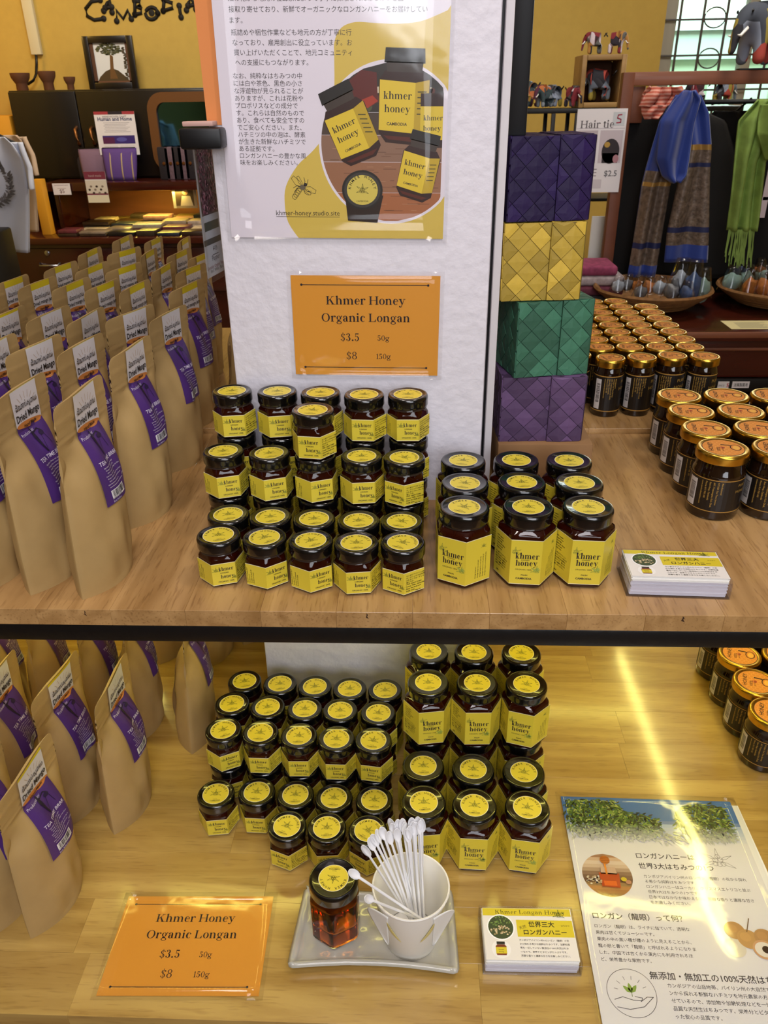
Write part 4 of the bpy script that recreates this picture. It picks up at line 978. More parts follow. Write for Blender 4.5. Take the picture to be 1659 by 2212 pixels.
def leafmat(name, c, k):
    r = tuple(int(c[i:i+2], 16)/255*k for i in (0, 2, 4))
    return mat(name, tuple(min(1, v) for v in r), .55, bump=.2, bscale=120, var=.06, spec=.35)
def woven_box(x0, x1, z0, z1, y0, dep, rz, c, label, capfrac=.42):
    t = empty('woven_box', (x0, y0, z0), math.radians(rz), label, 'box', 'stacked woven palm-leaf boxes')
    W, H = x1-x0, z1-z0; rnd = random.Random(int(z0*1000))
    ms = [leafmat('palm_leaf', c, k) for k in (1.0, .86, 1.12)]
    obj('core', box('core', .0008, W-.0008, .0008, dep, .0008, H-.001, leafmat('palm_core', c, .6), .002), t)
    xc = W*(1-capfrac)
    weave(t, W, H, lambda u, v, h: (u, -h, v), ms, (.004, .006), rnd=rnd)
    weave(t, dep, H, lambda u, v, h: (-h, dep-u, v), ms, (.0, .006), rnd=rnd)
    weave(t, W, dep, lambda u, v, h: (u, v, H+h*.6-.0006), ms, (.004, 0), rnd=rnd)
    weave(t, dep, H, lambda u, v, h: (W+h, u, v), ms, (.0, .006), rnd=rnd)
    # the wrapped-over flap on the right, with a crease down its middle
    fw = W-xc
    fl = lambda u, v, h: (xc+u, -.0028-h-.0022*(1-abs(u/fw*2-1)), v+.0004)
    obj('flap_edge', box('flap_edge', xc-.0002, W+.002, -.0022, dep*.9, -.0002, H+.0006, leafmat('palm_core', c, .6), .0012), t)
    weave(t, fw, H, fl, ms, (.0, -.004), rnd=rnd, name='flap_strip')
    weave(t, fw, dep*.85, lambda u, v, h: (xc+u, v-.002, H+.0006+h*.6), ms, (0, .003), rnd=rnd, name='flap_strip')
    return t
kb = obj('cardboard_box', box('cardboard_box', .100, .2125, .868, .965, ZU+.0002, CZ-.3702, 'card', .0015)); tag(kb, 'plain brown cardboard box under the stack of woven boxes', 'box')
woven_box(.1020, .1985, CZ-.3700, CZ-.2905, .876, .085, 3, '5c4568', 'purple woven palm box, bottom of the stack, on the cardboard box')
woven_box(.1150, .2010, CZ-.2893, CZ-.2040, .872, .085, 13, '3d6e57', 'green woven palm box in the stack, its left side showing')
woven_box(.0945, .1810, CZ-.2028, CZ-.1215, .876, .078, 7, 'bda03e', 'yellow woven palm box in the stack, between green and dark purple')
woven_box(.0965, .1830, CZ-.1200, CZ-.0385, .876, .085, 9, '241244', 'dark purple woven palm box, top of the stack')

# ================================================================== card holders
def cards(label, w, d, h):
    t = empty('card_holder'); tag(t, label, 'card holder', 'acrylic holders of small cards')
    T = .0011
    for nm, b_ in (('tray_base', (-w/2, w/2, -d/2, d/2, 0, .0012)), ('tray_front', (-w/2, w/2, -d/2, -d/2+T, .0012, h*.8)), ('tray_back', (-w/2, w/2, d/2-T, d/2, .0012, h)), ('tray_side', (-w/2, -w/2+T, -d/2+T, d/2-T, .0012, h*.9)), ('tray_side', (w/2-T, w/2, -d/2+T, d/2-T, .0012, h*.9))):
        obj(nm, box(nm, *b_, 'acrylic', .0003, 1), t)
    st = empty('card_stack'); st.parent = t; rnd = random.Random(4); cw, cd = w*.93, d*.9
    z = .0014; n = 22; th = (h*1.0-.0014)/n
    for i in range(n):
        o = obj('card', box('card', -cw/2+rnd.uniform(-.0008, .0008), cw/2+rnd.uniform(-.0008, .0008), -cd/2+rnd.uniform(-.0006, .0006), cd/2+rnd.uniform(-.0006, .0006), z, z+th*.9, 'paper', 0), st); z += th
    p = Print(5e-5); X0, Y0 = -cw/2, -cd/2
    p.rect(X0, Y0, -X0, -Y0, 'eae6e0', 0); p.rect(X0, -Y0-cd*.15, -X0, -Y0, 'd9c52c', 1); p.rect(-cw*.13, Y0+cd*.44, -X0, Y0+cd*.77, 'd9c52c', 1)
    p.serif('Khmer Longan Honey', cw*.04, -Y0-cd*.115, cd*.08, '4a4418', 'c', 2, 10, 8)
    p.floral(cw*.36, -Y0-cd*.12, cd*.17, '3f5a22', 3)
    p.text('世界三大', cw*.15, Y0+cd*.64, cd*.12, '1c1a14', 'c', 2, .02); p.text('ロンガンハニー', cw*.18, Y0+cd*.49, cd*.115, '1c1a14', 'c', 2, .02)
    p.text('天然', -cw*.10, Y0+cd*.58, cd*.07, '1c1a14', 'l', 2, 0, .3); p.text('はちみつ', cw*.37, Y0+cd*.65, cd*.04, '1c1a14', 'l', 2)
    L = ['カンボジアパイリン州のロンガン（龍眼）の花', 'から採れる希少な純粋はちみつです。加糖処理', '等を一切していない無添加の100%天然はちみ', 'つなので、栄養やビタミンがたっぷりです。', '芳醇な香りと濃厚な甘さをお楽しみください。']
    p.lines(L, -cw*.12, Y0+cd*.36, cw*.0262, cd*.073, '4a4640', 2, .01, width=None)
    cx, cy, r = -cw*.31, Y0+cd*.62, cd*.23
    p.ell(cx, cy, r*1.1, r*1.1, 'ffffff', 2, 28); p.ell(cx, cy, r, r, '3c4a2c', 3, 28)
    for i in range(70):
        a, q = rnd.uniform(0, 2*PI), r*rnd.uniform(.0, .8)**.7; x, y = cx+q*math.cos(a), cy+q*math.sin(a)
        if y > cy+.1*r: p.leaf(x, y, r*.2, r*.09, a+.5, rnd.choice(('6b8a3e', '88a458', '4f6a30')), 4+i % 5)
        else: p.ell(x, y, r*.08, r*.07, rnd.choice(('c9b48c', 'a8936a', 'd8c8a4')), 4+i % 5, 8)
    x, y = -cw*.33, Y0+cd*.2; p.ell(x, y, r*.75, r*.75, 'f4f2ee', 4, 24); p.poly([(x-r*.36, y-r*.5), (x+r*.36, y-r*.5), (x+r*.42, y-r*.35), (x+r*.42, y+r*.22), (x+r*.28, y+r*.36), (x-r*.28, y+r*.36), (x-r*.42, y+r*.22), (x-r*.42, y-r*.35)], '7a3418', 9); p.rect(x-r*.42, y-r*.38, x+r*.42, y+r*.14, 'd9c52c', 10); p.rect(x-r*.32, y+r*.38, x+r*.32, y+r*.6, '1a1614', 9); p.text('khmer', x, y-.1*r, r*.16, '2a2614', 'c', 11); p.text('honey', x, y-.28*r, r*.16, '2a2614', 'c', 11)
    q = p.build('printed_face', 'ink', st); q.location = (0, 0, z)
    return t
t = cards('clear holder of yellow and white honey cards at right of the upper shelf', .098, .054, .0225)
A, B = atz(1355, 1290, ZU), atz(1580, 1296, ZU); t.location = ((A.x+B.x)/2, (A.y+B.y)/2+.0275, ZU); t.rotation_euler.z = math.radians(-2.5)
t2 = cards('clear holder of yellow and white honey cards on the lower shelf by the tray', .098, .062, .020)
A, B = atz(1045, 2106, ZL), atz(1253, 2112, ZL); t2.location = ((A.x+B.x)/2, (A.y+B.y)/2+.0315, ZL); t2.rotation_euler.z = math.radians(.5)

# ================================================================== lower shelf, front
s2 = price_sign('price_sign', .160, .108, 'orange laminated price sign reading Khmer Honey lying flat on the lower shelf', 0)
A, B, D = atz(222, 2160, ZL), atz(556, 2160, ZL), atz(280, 1945, ZL)
s2.location = (-.2310, .4990, ZL+.0007); s2.rotation_euler.z = math.radians(1.5)

def leaflet():
    W, H = .2065, .292
    t = empty('honey_leaflet'); tag(t, 'laminated Japanese longan honey leaflet with orchard photo lying on lower shelf', 'leaflet')
    p = Print(1.6e-5); p.rect(0, 0, W, H, 'e4e2e0', 0)
    hT = .066
    for k in range(14): p.rect(0, H-hT+hT*k/14, W, H-hT+hT*(k+1)/14, tuple(a*(1-f)+b*f for a, b in zip(lin('e4e2e0'), lin('3f74b8' if k > 5 else '8fb2d8'))) if (f := min(1, k/7)) is not None else 0, 1)
    rnd = random.Random(9); n = 0
    def fol(cx, cy, rx, ry, N):
        nonlocal n
        for i in range(N):
            a, q = rnd.uniform(0, 2*PI), rnd.uniform(0, 1)**.5; x, y = cx+rx*q*math.cos(a), cy+ry*q*math.sin(a)
            if not (.003 < x < W-.012 and H-hT+.004 < y < H-.004): continue
            f = min(1, (y-(H-hT))/(hT*.42)); base = lin(rnd.choice(('2c4018', '3d5a20', '557a2c', '7d9c3c', '1d2c12', 'a4b45c', '48662a')))
            c = tuple(a_*(1-f)+b_*f for a_, b_ in zip(lin('dcdcd4'), base)); n += 1
            p.leaf(x, y, rnd.uniform(.004, .009), .0022, rnd.uniform(-2.6, .6), c, 4+n % 60)
    fol(W*.16, H-hT*.42, W*.20, hT*.46, 1300); fol(W*.40, H-hT*.62, W*.14, hT*.28, 600); fol(W*.82, H-hT*.48, W*.19, hT*.42, 1100); fol(W*.5, H-hT*.85, W*.5, hT*.12, 260)
    cx, cy, r = .0359, H-.110, .0275      # honey dipper photograph
    for k in range(12):
        y0, y1 = cy-r+2*r*k/12, cy-r+2*r*(k+1)/12; P_ = []
        for s_ in (1, -1):
            for m_ in range(4):
                y = y0+(y1-y0)*(m_/3 if s_ > 0 else 1-m_/3); P_.append((cx+s_*math.sqrt(max(0, r*r-(y-cy)**2)), y))
        p.poly(P_, ['8a5a34', 'a8703c', 'b98046', '9c7a4a', '6a4a34', '7a5a44', '8c6c54', 'b09478', 'cdb498', 'd8c4ac', 'cfae8c', 'a87c58'][k], 2)
    p.poly([(cx-.30*r, cy-.55*r), (cx+.42*r, cy-.6*r), (cx+.48*r, cy+.05*r), (cx-.34*r, cy+.08*r)], 'b8400f', 70); p.poly([(cx-.26*r, cy+.02*r), (cx+.40*r, cy), (cx+.36*r, cy+.34*r), (cx-.22*r, cy+.36*r)], 'c9a88c', 70); p.poly([(cx-.2*r, cy-.5*r), (cx+.3*r, cy-.52*r), (cx+.3*r, cy-.3*r), (cx-.2*r, cy-.3*r)], 'e0641a', 71)
    p.rect(cx-.06*r, cy+.0*r, cx+.02*r, cy+.6*r, 'e08a2a', 72); p.ell(cx+.02*r, cy+.68*r, .2*r, .2*r, 'c06a1c', 73, 16)
    for k in range(4): p.rect(cx-.15*r, cy+(.56+.08*k)*r, cx+.2*r, cy+(.58+.08*k)*r, '7a3a0c', 74)
    for k in range(30): p.ell(cx+rnd.uniform(-.85, -.3)*r, cy+rnd.uniform(-.45, -.1)*r, .05*r, .04*r, rnd.choice(('e8dcc0', 'd0b890', 'f0e8d8')), 71, 6)
    p.ell(cx+.62*r, cy-.2*r, .12*r, .1*r, 'd8c02c', 72, 10); p.ell(cx+.78*r, cy-.32*r, .12*r, .1*r, 'c08a6a', 72, 10)
    K = '2e2c34'
    p.text('ロンガンハニーは', .0736, H-.0860, .0084, K, 'l', 5, .012); p.text('世界3大はちみつの1つ', .0736, H-.0995, .0084, K, 'l', 5, .012)
    p.floral(W*.80, H-.086, W*.13, '6a6864', 3, .0004)
    L = ['カンボジアパイリン州のロンガン（龍眼）の花から採れ', 'る希少な純粋はちみつです。', 'ロンガンハニーはユーカリ、クリスマスエトリコと並ぶ', '世界3大はちみつの1つです。', '日本ではなかなか味わえない、芳醇な香りと濃厚な甘さ', 'をお楽しみください。']
    p.lines(L, .0762, H-.1115, .0045, .0064, '434147', 5, .006)
    p.text('ロンガン（龍眼）って何？', .0106, H-.1630, .0083, K, 'l', 5, .012)
    L = ['ロンガン（龍眼）は、ライチに似ていて、透明な', '果肉は甘くてジューシーです。', '果肉の中の黒い種が瞳のように見えることから、', '龍の眼と書いて「龍眼」と呼ばれるようになりま', 'した。中国では古くから漢方にも利用されるほ', 'ど、栄養豊かな果物です。']
    p.lines(L, .0106, H-.1735, .0045, .0072, '434147', 5, .006)
    for x, y, r_, c in ((.155, .171, .0105, 'b98c52'), (.183, .178, .0105, 'b58a54'), (.166, .180, .0112, 'c29658'), (.149, .190, .011, 'd8d0bc')): p.ell(x, H-y, r_, r_*.95, c, 20+int(x*100), 22); p.ell(x-r_*.2, H-y+r_*.2, r_*.5, r_*.45, tuple(v*1.12 for v in lin(c)[:3])+(1,), 21+int(x*100), 16)
    p.ell(.178, H-.191, .0113, .0105, 'cfa070', 50, 22); p.ell(.178, H-.191, .0092, .0082, 'e4dccc', 51, 20); p.ell(.180, H-.191, .0042, .004, '2a1410', 52, 14); p.line([(.167, H-.172), (.174, H-.157)], .0009, '6a4a2c', 53)
    p.text('無添加・無加工の100%天然はちみつ', W*.268, H-.2255, .0085, K, 'l', 5, .012)
    L = ['カンボジアの山岳地帯、パイリン州の大自然で', 'ンから採れる新鮮なハチミツを地元農家の方が', 'せているので、添加物や加糖処理などを一切', '品質な天然生はちみつです。栄養分とビタミ', 'った安心の品質です。']
    p.lines(L, .0704, H-.2335, .0047, .0073, '434147', 5, .006)
    cx, cy, r = .0339, H-.2405, .0235
    p.line([(cx+r*math.cos(a), cy+r*math.sin(a)) for a in [2*PI*i/40 for i in range(40)]], .0005, '4a484c', 3, True)
    p.line([(cx-.75*r, cy-.3*r), (cx-.4*r, cy-.18*r), (cx, cy-.3*r), (cx+.35*r, cy-.3*r), (cx+.4*r, cy-.2*r), (cx+.1*r, cy-.15*r)], .0006, '4a484c', 3); p.line([(cx-.7*r, cy-.6*r), (cx-.2*r, cy-.68*r), (cx+.4*r, cy-.55*r), (cx+.85*r, cy-.15*r), (cx+.6*r, cy-.15*r), (cx+.3*r, cy-.35*r)], .0006, '4a484c', 3)
    for a in (2.4, 1.7, .9): p.leaf(cx, cy, .42*r, .2*r, a, '8aa84a', 3)
    p.line([(cx, cy-.15*r), (cx, cy+.1*r)], .0006, '5a7a2a', 4)
    for a in (.4, .9, 1.4, 1.9, 2.4, 2.9): p.line([(cx+.55*r*math.cos(a), cy+.55*r*math.sin(a)), (cx+.7*r*math.cos(a), cy+.7*r*math.sin(a))], .0005, '6a686c', 3)
    p.rect(0, H*.02, W*.9, H*.032, 'd9c52c', 3)
    p.build('printed_sheet', 'inkc', t)
    obj('laminate', sheet('laminate', lambda u, v: (-.006+u*(W+.012), -.006+v*(H+.012), .0012+.0005*math.sin(11*v+6*u)), 14, 18, 'laminate', .0004), t)
    return t
lf = leaflet()
A = atz(1211, 1720, ZL+.0026); rz = math.radians(-1.0)
lf.rotation_euler.z = rz; c, s_ = math.cos(rz), math.sin(rz)
lf.location = (A.x+.292*s_, A.y-.292*c, ZL+.0026)
bk = obj('backing_sheet', box('backing_sheet', .215, .3985, .44, .6925, ZL+.0004, ZL+.0012, 'paper', 0)); tag(bk, 'pale sheet lying under the longan honey leaflet, showing at its right edge', 'paper')

# ---- ceramic tray
def tray():
    W, D = .158, .088; nu, nv = 40, 24
    def edge(u, v):
        x = (u-.5)*W; y = (v-.5)*D
        y += (.006*math.sin(PI*u) if v < .5 else -.004*math.sin(PI*u))*abs(2*v-1)      # pinched long sides
        x += (-.006 if u < .5 else .004)*(1-v)
        return x, y
    def f(u, v):
        x, y = edge(u, v); e = min(u, 1-u)*W; g = min(v, 1-v)*D; m = min(e, g)
        z = .0040+.0085*max(0, 1-m/.0075)**1.5 + .0004*math.sin(40*u)*math.sin(25*v)
        return (x, y, z)
    return sheet('serving_tray', f, nu, nv, 'ceramic', .0055)
A, B = atz(640, 2100, ZL+.005), atz(988, 2112, ZL+.005)
tr = obj('serving_tray', tray()); tr.location = (-.0375, .5150, ZL-.0008); tr.rotation_euler.z = math.radians(-.5)
tag(tr, 'grey glazed rectangular ceramic tray with turned-up rim and pinched sides', 'tray')
TZ = ZL+.0065
# ---- open sample jar with clear amber honey
sj = empty('sample_honey_jar', (-.0792, .5180, TZ), math.radians(29), 'unlabelled open-to-view hexagonal jar of clear amber honey on the grey tray', 'jar')
GLASS = mat('clear_glass', 'ffffff', .02, trans=1, ior=1.45)
HON = mat('amber_honey', 'd8741a', .03, trans=1, ior=1.49)
nt = HON.node_tree; va = nt.nodes.new('ShaderNodeVolumeAbsorption'); va.inputs[0].default_value = (.93, .74, .30, 1); va.inputs[1].default_value = 105
HON.node_tree.nodes['Principled BSDF'].inputs['Base Color'].default_value = (1, .8, .45, 1)
nt.links.new(va.outputs[0], nt.nodes['Material Output'].inputs['Volume'])
R = .0275
obj('glass_jar', loft('glass_jar', [hexring(R, 0, .86, .1, R*.8), hexring(R, .001, .95, 0, 0), hexring(R, .003, 1, 0, 0), hexring(R, .0555, 1, 0, 0), hexring(R, .0575, .97, 0, 0), hexring(R, .061, .87, .45, .0228), hexring(R, .063, .8, .95, .0215), hexring(R, .0745, .8, 1, .0215)], GLASS), sj)
obj('honey', loft('honey', [hexring(R*.93, .004, .95, 0, 0), hexring(R*.93, .0055, 1, 0, 0), hexring(R*.93, .0530, 1, 0, 0), hexring(R*.93, .0531, .5, 0, 0)], HON), sj)
obj('lid', lathe('lid', lidprof(.0252, .0635, .0775), 'lid', 48), sj)
o = obj('lid_sticker', sticker_mesh(.0152, .0768), sj); o.rotation_euler.z = math.radians(150)

# ---- paper cup with butterfly-wing handles
def cup():
    t = empty('paper_cup', (0, 0, 0), 0, 'white paper cup with folded wing handles standing on the grey tray', 'cup')
    rb, rt, h = .0265, .0372, .079
    obj('cup_wall', lathe('cup_wall', [(rb-.001, .003), (rb, 0), (rb+.0004, .0005), (rt, h-.0015), (rt+.0012, h-.0012), (rt+.0016, h), (rt+.0010, h+.0011), (rt-.0002, h+.0008), (rt-.0010, h-.001), (rb-.0004, .005)], mat('cup_paper', 'f2efe6', .5), 56, False), t)
    obj('cup_base', lathe('cup_base', [(rb-.0006, .0036), (0, .0037)], 'paper', 40, False), t)
    for sg in (-1, 1):
        def f(u, v, sg=sg):      # a wing of the folded sleeve: leaves the wall tangentially and flares outwards
            zz = .014+.058*v; ang = math.radians(-90+sg*(48-12*v)); r_ = rb+(rt-rb)*zz/h+.0009
            e = (.002+.026*math.sin(PI*.5*v)**.8)*math.sqrt(max(.02, 1-max(0, (v-.75)/.25)**2*.6)); tx, ty = -math.sin(ang)*sg, math.cos(ang)*sg
            return (r_*math.cos(ang)+tx*e*u, r_*math.sin(ang)+ty*e*u-.002*u*u, zz)
        obj('wing_handle', sheet('wing_handle', f, 12, 16, 'paper', .0008), t)
        def g(u, v, sg=sg):
            a = math.radians(-90+sg*(16+24*v+(9*u*math.sin(PI*v)))); zz = .036+.026*v; r_ = rb+(rt-rb)*zz/h+.0013
            return (r_*math.cos(a), r_*math.sin(a), zz)
        obj('crescent_slot', sheet('crescent_slot', g, 5, 14, mat('slot_inner_paper', 'd8c880', .6), .0003), t)
    return t
CUPX, CUPY = -.0015, .5100
cp = cup(); cp.location = (CUPX, CUPY, TZ)
# ---- tasting spoons
def spoon_mesh():
    L = .136; vs, fs = [], []
    st = []
    for k in range(30):
        s_ = k/11*(L-.017) if k < 12 else L-.017+.017*(k-11)/18
        if s_ < L-.017: w_, th, dp = .00125, .0011, 0
        else:
            q = (s_-(L-.017))/.017; w_ = max(.0008, .0040*math.sqrt(max(0, 1-((q-.52)/.49)**2)), .00125*(q < .5)); th = .0007; dp = .0022*math.sin(PI*q)
        st.append((s_, w_, th, dp))
    for s_, w_, th, dp in st:
        for i in range(5):
            u = i/2-1; vs.append((w_*u, -dp*(1-u*u)-th*.5*(1-abs(u)*.6), s_))
        for i in range(4, -1, -1):
            u = i/2-1; vs.append((w_*u, -dp*(1-u*u)+th*.5*(1-abs(u)*.6), s_))
    n = 10
    for j in range(len(st)-1):
        for i in range(n): fs.append((j*n+i, j*n+(i+1) % n, (j+1)*n+(i+1) % n, (j+1)*n+i))
    fs += [tuple(range(n))[::-1], tuple((len(st)-1)*n+i for i in range(n))]
    return mesh('tasting_spoon', vs, fs, 'plastic', True)
SPM = spoon_mesh()
SP = [  # bowl end in the photograph, a guess of its distance beyond the cup rim, foot inside the cup
 (783, 1826, .022, (.012, .012)), (796, 1810, .024, (.010, .008)), (803, 1802, .030, (.014, .014)), (812, 1792, .030, (.006, .012)), (823, 1786, .026, (.008, .004)), (838, 1796, .020, (.012, .010)),
 (846, 1778, .034, (.010, .016)), (856, 1790, .038, (.004, .008)), (842, 1768, .040, (.016, .006)), (868, 1768, .024, (.010, .0)), (879, 1790, .016, (.008, -.004)), (873, 1776, .046, (.0, .012)),
 (889, 1766, .036, (.010, .014)), (884, 1784, .028, (.004, .002)), (903, 1764, .020, (.014, .006)), (897, 1776, .048, (.006, .018)), (912, 1768, .040, (.012, .012)), (858, 1770, .052, (.0, .004)), (892, 1774, .012, (.012, -.006)), (907, 1772, .030, (.016, .0)),
]
DEP = .136
NTH2 = 'first second third fourth fifth sixth seventh eighth ninth tenth eleventh twelfth thirteenth fourteenth fifteenth sixteenth seventeenth eighteenth nineteenth twentieth'.split()
for i, (px, py, dd, (fx, fy)) in enumerate(SP):
    foot = Vector((CUPX+.004+fx*.7, CUPY-.013+fy*.5, TZ+.0055)); d = ray(px, py)
    # the point on the sight line at spoon length from the foot
    best = None
    for k in range(400):
        s_ = .35+k*.001; P_ = d*s_+Vector((0, 0, CZ)); L_ = (P_-foot).length
        if abs(L_-DEP) < .0022 and (best is None or abs((P_.y-CUPY)-dd*.5) < abs((best.y-CUPY)-dd*.5)): best = P_
    if best is None:
        best = min((d*(.35+k*.001)+Vector((0, 0, CZ)) for k in range(400)), key=lambda q: abs((q-foot).length-DEP))
    ax = (best-foot).normalized(); foot = best-ax*DEP; o = link('tasting_spoon', SPM)
    view = (best-Vector((0, 0, CZ))).normalized(); yv = (view-ax*view.dot(ax)).normalized()*-1; rr = math.radians((-35, 20, -10, 40, 0, 25, -20, 10)[i % 8])
    yv = Matrix.Rotation(rr, 3, ax) @ yv; xv = yv.cross(ax)
    m = Matrix((xv, yv, ax)).transposed().to_4x4(); o.matrix_world = Matrix.Translation(foot) @ m
    rank = sorted(range(len(SP)), key=lambda q: SP[q][0]).index(i)
    tag(o, 'white plastic tasting spoon standing in the cup, head %s from left' % NTH2[rank], 'spoon', 'tasting spoons in the paper cup')
for (px, py), zb, (qx, qy), zq, lab in (((765, 1888), .140, (900, 1978), .061, 'white tasting spoon leaning left over the cup rim above the sample jar lid'), ((797, 1942), .126, (884, 1976), .062, 'white tasting spoon lying lowest across the left cup rim')):
    B_ = atz(px, py, TZ+zb); Q_ = atz(qx, qy, TZ+zq); ax = (B_-Q_).normalized(); o = link('tasting_spoon', SPM)
    view = (B_-Vector((0, 0, CZ))).normalized(); yv = (view-ax*view.dot(ax)).normalized()*-1; xv = yv.cross(ax)
    m = Matrix((xv, yv, ax)).transposed().to_4x4(); o.matrix_world = Matrix.Translation(B_-ax*.128) @ m
    tag(o, lab, 'spoon', 'tasting spoons over the cup rim')
# ================================================================== the room
YB = 5.3
wv = aty(1412, 150, YB); WX0 = wv.x+.03; WX1 = 2.45; WZ0, WZ1 = 1.12, 2.75
XL, XR, YF = -2.72, 2.75, -1.6
def slab(name, b, m, lab=None):
    o = obj(name, box(name, *b, m, 0)); tag(o, lab, None, None, 'structure'); return o
slab('floor', (XL, XR, YF, YB, -.05, 0), mat('floor_tiles', '8a6a50', .4, var=.1, bscale=3), 'brown floor of the shop')
slab('ceiling', (XL, XR, YF, YB, 3.1, 3.15), mat('ceiling_paint', 'c9c4bc', .9), 'pale ceiling of the shop')
slab('wall_left', (XL-.1, XL, YF, YB, 0, 3.1), 'yellow_wall', 'yellow side wall')
slab('wall_right', (XR, XR+.1, YF, YB, 0, 3.1), 'yellow_wall', 'yellow side wall')
slab('wall_front', (XL, XR, YF-.1, YF, 0, 3.1), mat('front_wall_paint', '9a8a6a', .9), 'wall behind the viewer')
bm = bmesh.new()
for b in ((XL, WX0, 0, 3.1), (WX1, XR, 0, 3.1), (WX0, WX1, 0, WZ0), (WX0, WX1, WZ1, 3.1)):
    r = bmesh.ops.create_cube(bm, size=1)
    for v in r['verts']: v.co = Vector(((b[0]+b[1])/2+v.co.x*(b[1]-b[0]), YB+.1+v.co.y*.2, (b[2]+b[3])/2+v.co.z*(b[3]-b[2])))
o = obj('wall_back', bm_mesh('wall_back', bm, 'yellow_wall', False)); tag(o, 'yellow painted back wall with a window at right', None, None, 'structure')
# window with its grille
wf = empty('window_1', (0, 0, 0)); wf['kind'] = 'structure'; wf['label'] = 'window with thin metal grille in the yellow back wall'
GREY = mat('window_frame_paint', 'a8a394', .6); BAR = mat('grille_bar', '4b4640', .5)
for nm, b in (('frame', (WX0, WX0+.07, YB+.02, YB+.12, WZ0, WZ1)), ('frame', (WX1-.07, WX1, YB+.02, YB+.12, WZ0, WZ1)), ('frame', (WX0+.07, WX1-.07, YB+.02, YB+.12, WZ1-.07, WZ1)), ('frame', (WX0+.07, WX1-.07, YB+.02, YB+.12, WZ0, WZ0+.07)),
              ('mullion', (aty(1617, 60, YB).x, aty(1617, 60, YB).x+.055, YB+.03, YB+.11, WZ0+.07, WZ1-.07))): obj(nm, box(nm, *b, GREY, .003), wf)
obj('pane', box('pane', WX0+.07, WX1-.07, YB+.10, YB+.104, WZ0+.07, WZ1-.07, 'pane', 0), wf)
xb = [aty(x, 60, YB-.03).x for x in (1468, 1518, 1568)]; st = xb[1]-xb[0]
for k in range(-0, 9):
    x = xb[0]+k*st
    if x < WX1-.05 and k != 3: obj('grille_bar', box('grille_bar', x-.006, x+.006, YB-.02, YB-.008, WZ0, WZ1, BAR, .002), wf)
zb_ = [aty(1520, y, YB-.03).z for y in (119, 41)]; sz_ = zb_[1]-zb_[0]
for k in range(-3, 4):
    z = zb_[0]+k*sz_
    if WZ0 < z < WZ1: obj('grille_bar', box('grille_bar', WX0, WX1, YB-.008, YB+.002, z-.005, z+.005, BAR, .002), wf)
ox, oz = aty(1540, 82, YB-.03).x, aty(1540, 82, YB-.03).z
for s_ in (1, -1): obj('grille_scroll', tube('grille_scroll', [(ox+.06*math.cos(a), YB-.012, oz+s_*(.10-.05*math.sin(a))) for a in [PI*2*i/20 for i in range(21)]], .004, BAR, 6), wf)
# the pale house across the lane
ext = empty('house_outside', (0, 0, 0), 0, 'pale house wall with eaves and bluish shutters seen through the window', 'house')
for i, (z0, z1, c, y) in enumerate(((0, 1.75, 'c4cdb8', 7.5), (1.75, 1.95, 'cfd8d0', 7.44), (1.95, 2.06, 'f0f2ee', 7.40), (2.06, 2.42, 'e6e2d0', 7.5), (2.42, 2.75, 'ccd8e2', 7.42), (2.75, 4.2, 'f2e6d2', 7.5))):
    obj('wall_band', box('wall_band', .3, 6, y, 7.6, z0, z1, mat('house_paint', c, .8), 0), ext)
for k in range(14): obj('shutter', box('shutter', 1.0+.28*k, 1.22+.28*k, 7.44, 7.5, .4, 1.66, mat('shutter_paint', 'd6e0cc', .7), .004), ext)
area('daylight_outside', (2.2, 6.0, 3.6), 2.0, 190, (.93, .97, 1), (2.2, 7.5, 1.9))

# ================================================================== left background
def at(x, y, Y): return aty(x, y, Y)
ct = at(10, 196, 4.92); cb = at(150, 402, 4.92)
CX0, CX1 = ct.x+.01, -.62
sz1 = at(200, 394, 4.70).z; cb.z = sz1+.002
cabn = empty('wall_cabinet', (0, 0, 0), 0, 'tall near-black wooden cabinet against the yellow wall with brass pull handles', 'cabinet')
obj('carcass', box('carcass', CX0, CX1, 4.94, YB-.005, cb.z, ct.z, 'cab', .004), cabn)
sx = at(170, 250, 4.92).x
for a_, b_ in ((CX0+.004, sx-.003), (sx+.003, sx+1.0)):
    d_ = obj('door', box('door', a_, min(b_, CX1-.004), 4.92, 4.939, cb.z+.01, ct.z-.008, 'cab', .003), cabn)
    hx = at(166, 290, 4.9).x if a_ < sx-.1 else at(199, 290, 4.9).x
    z0, z1 = at(166, 315, 4.9).z, at(166, 275, 4.9).z
    obj('handle', tube('handle', [(hx, 4.921, z0), (hx+.004, 4.897, z0+.012), (hx, 4.892, (z0+z1)/2), (hx-.004, 4.897, z1-.012), (hx-.002, 4.921, z1)], .009, 'brass', 8), d_)
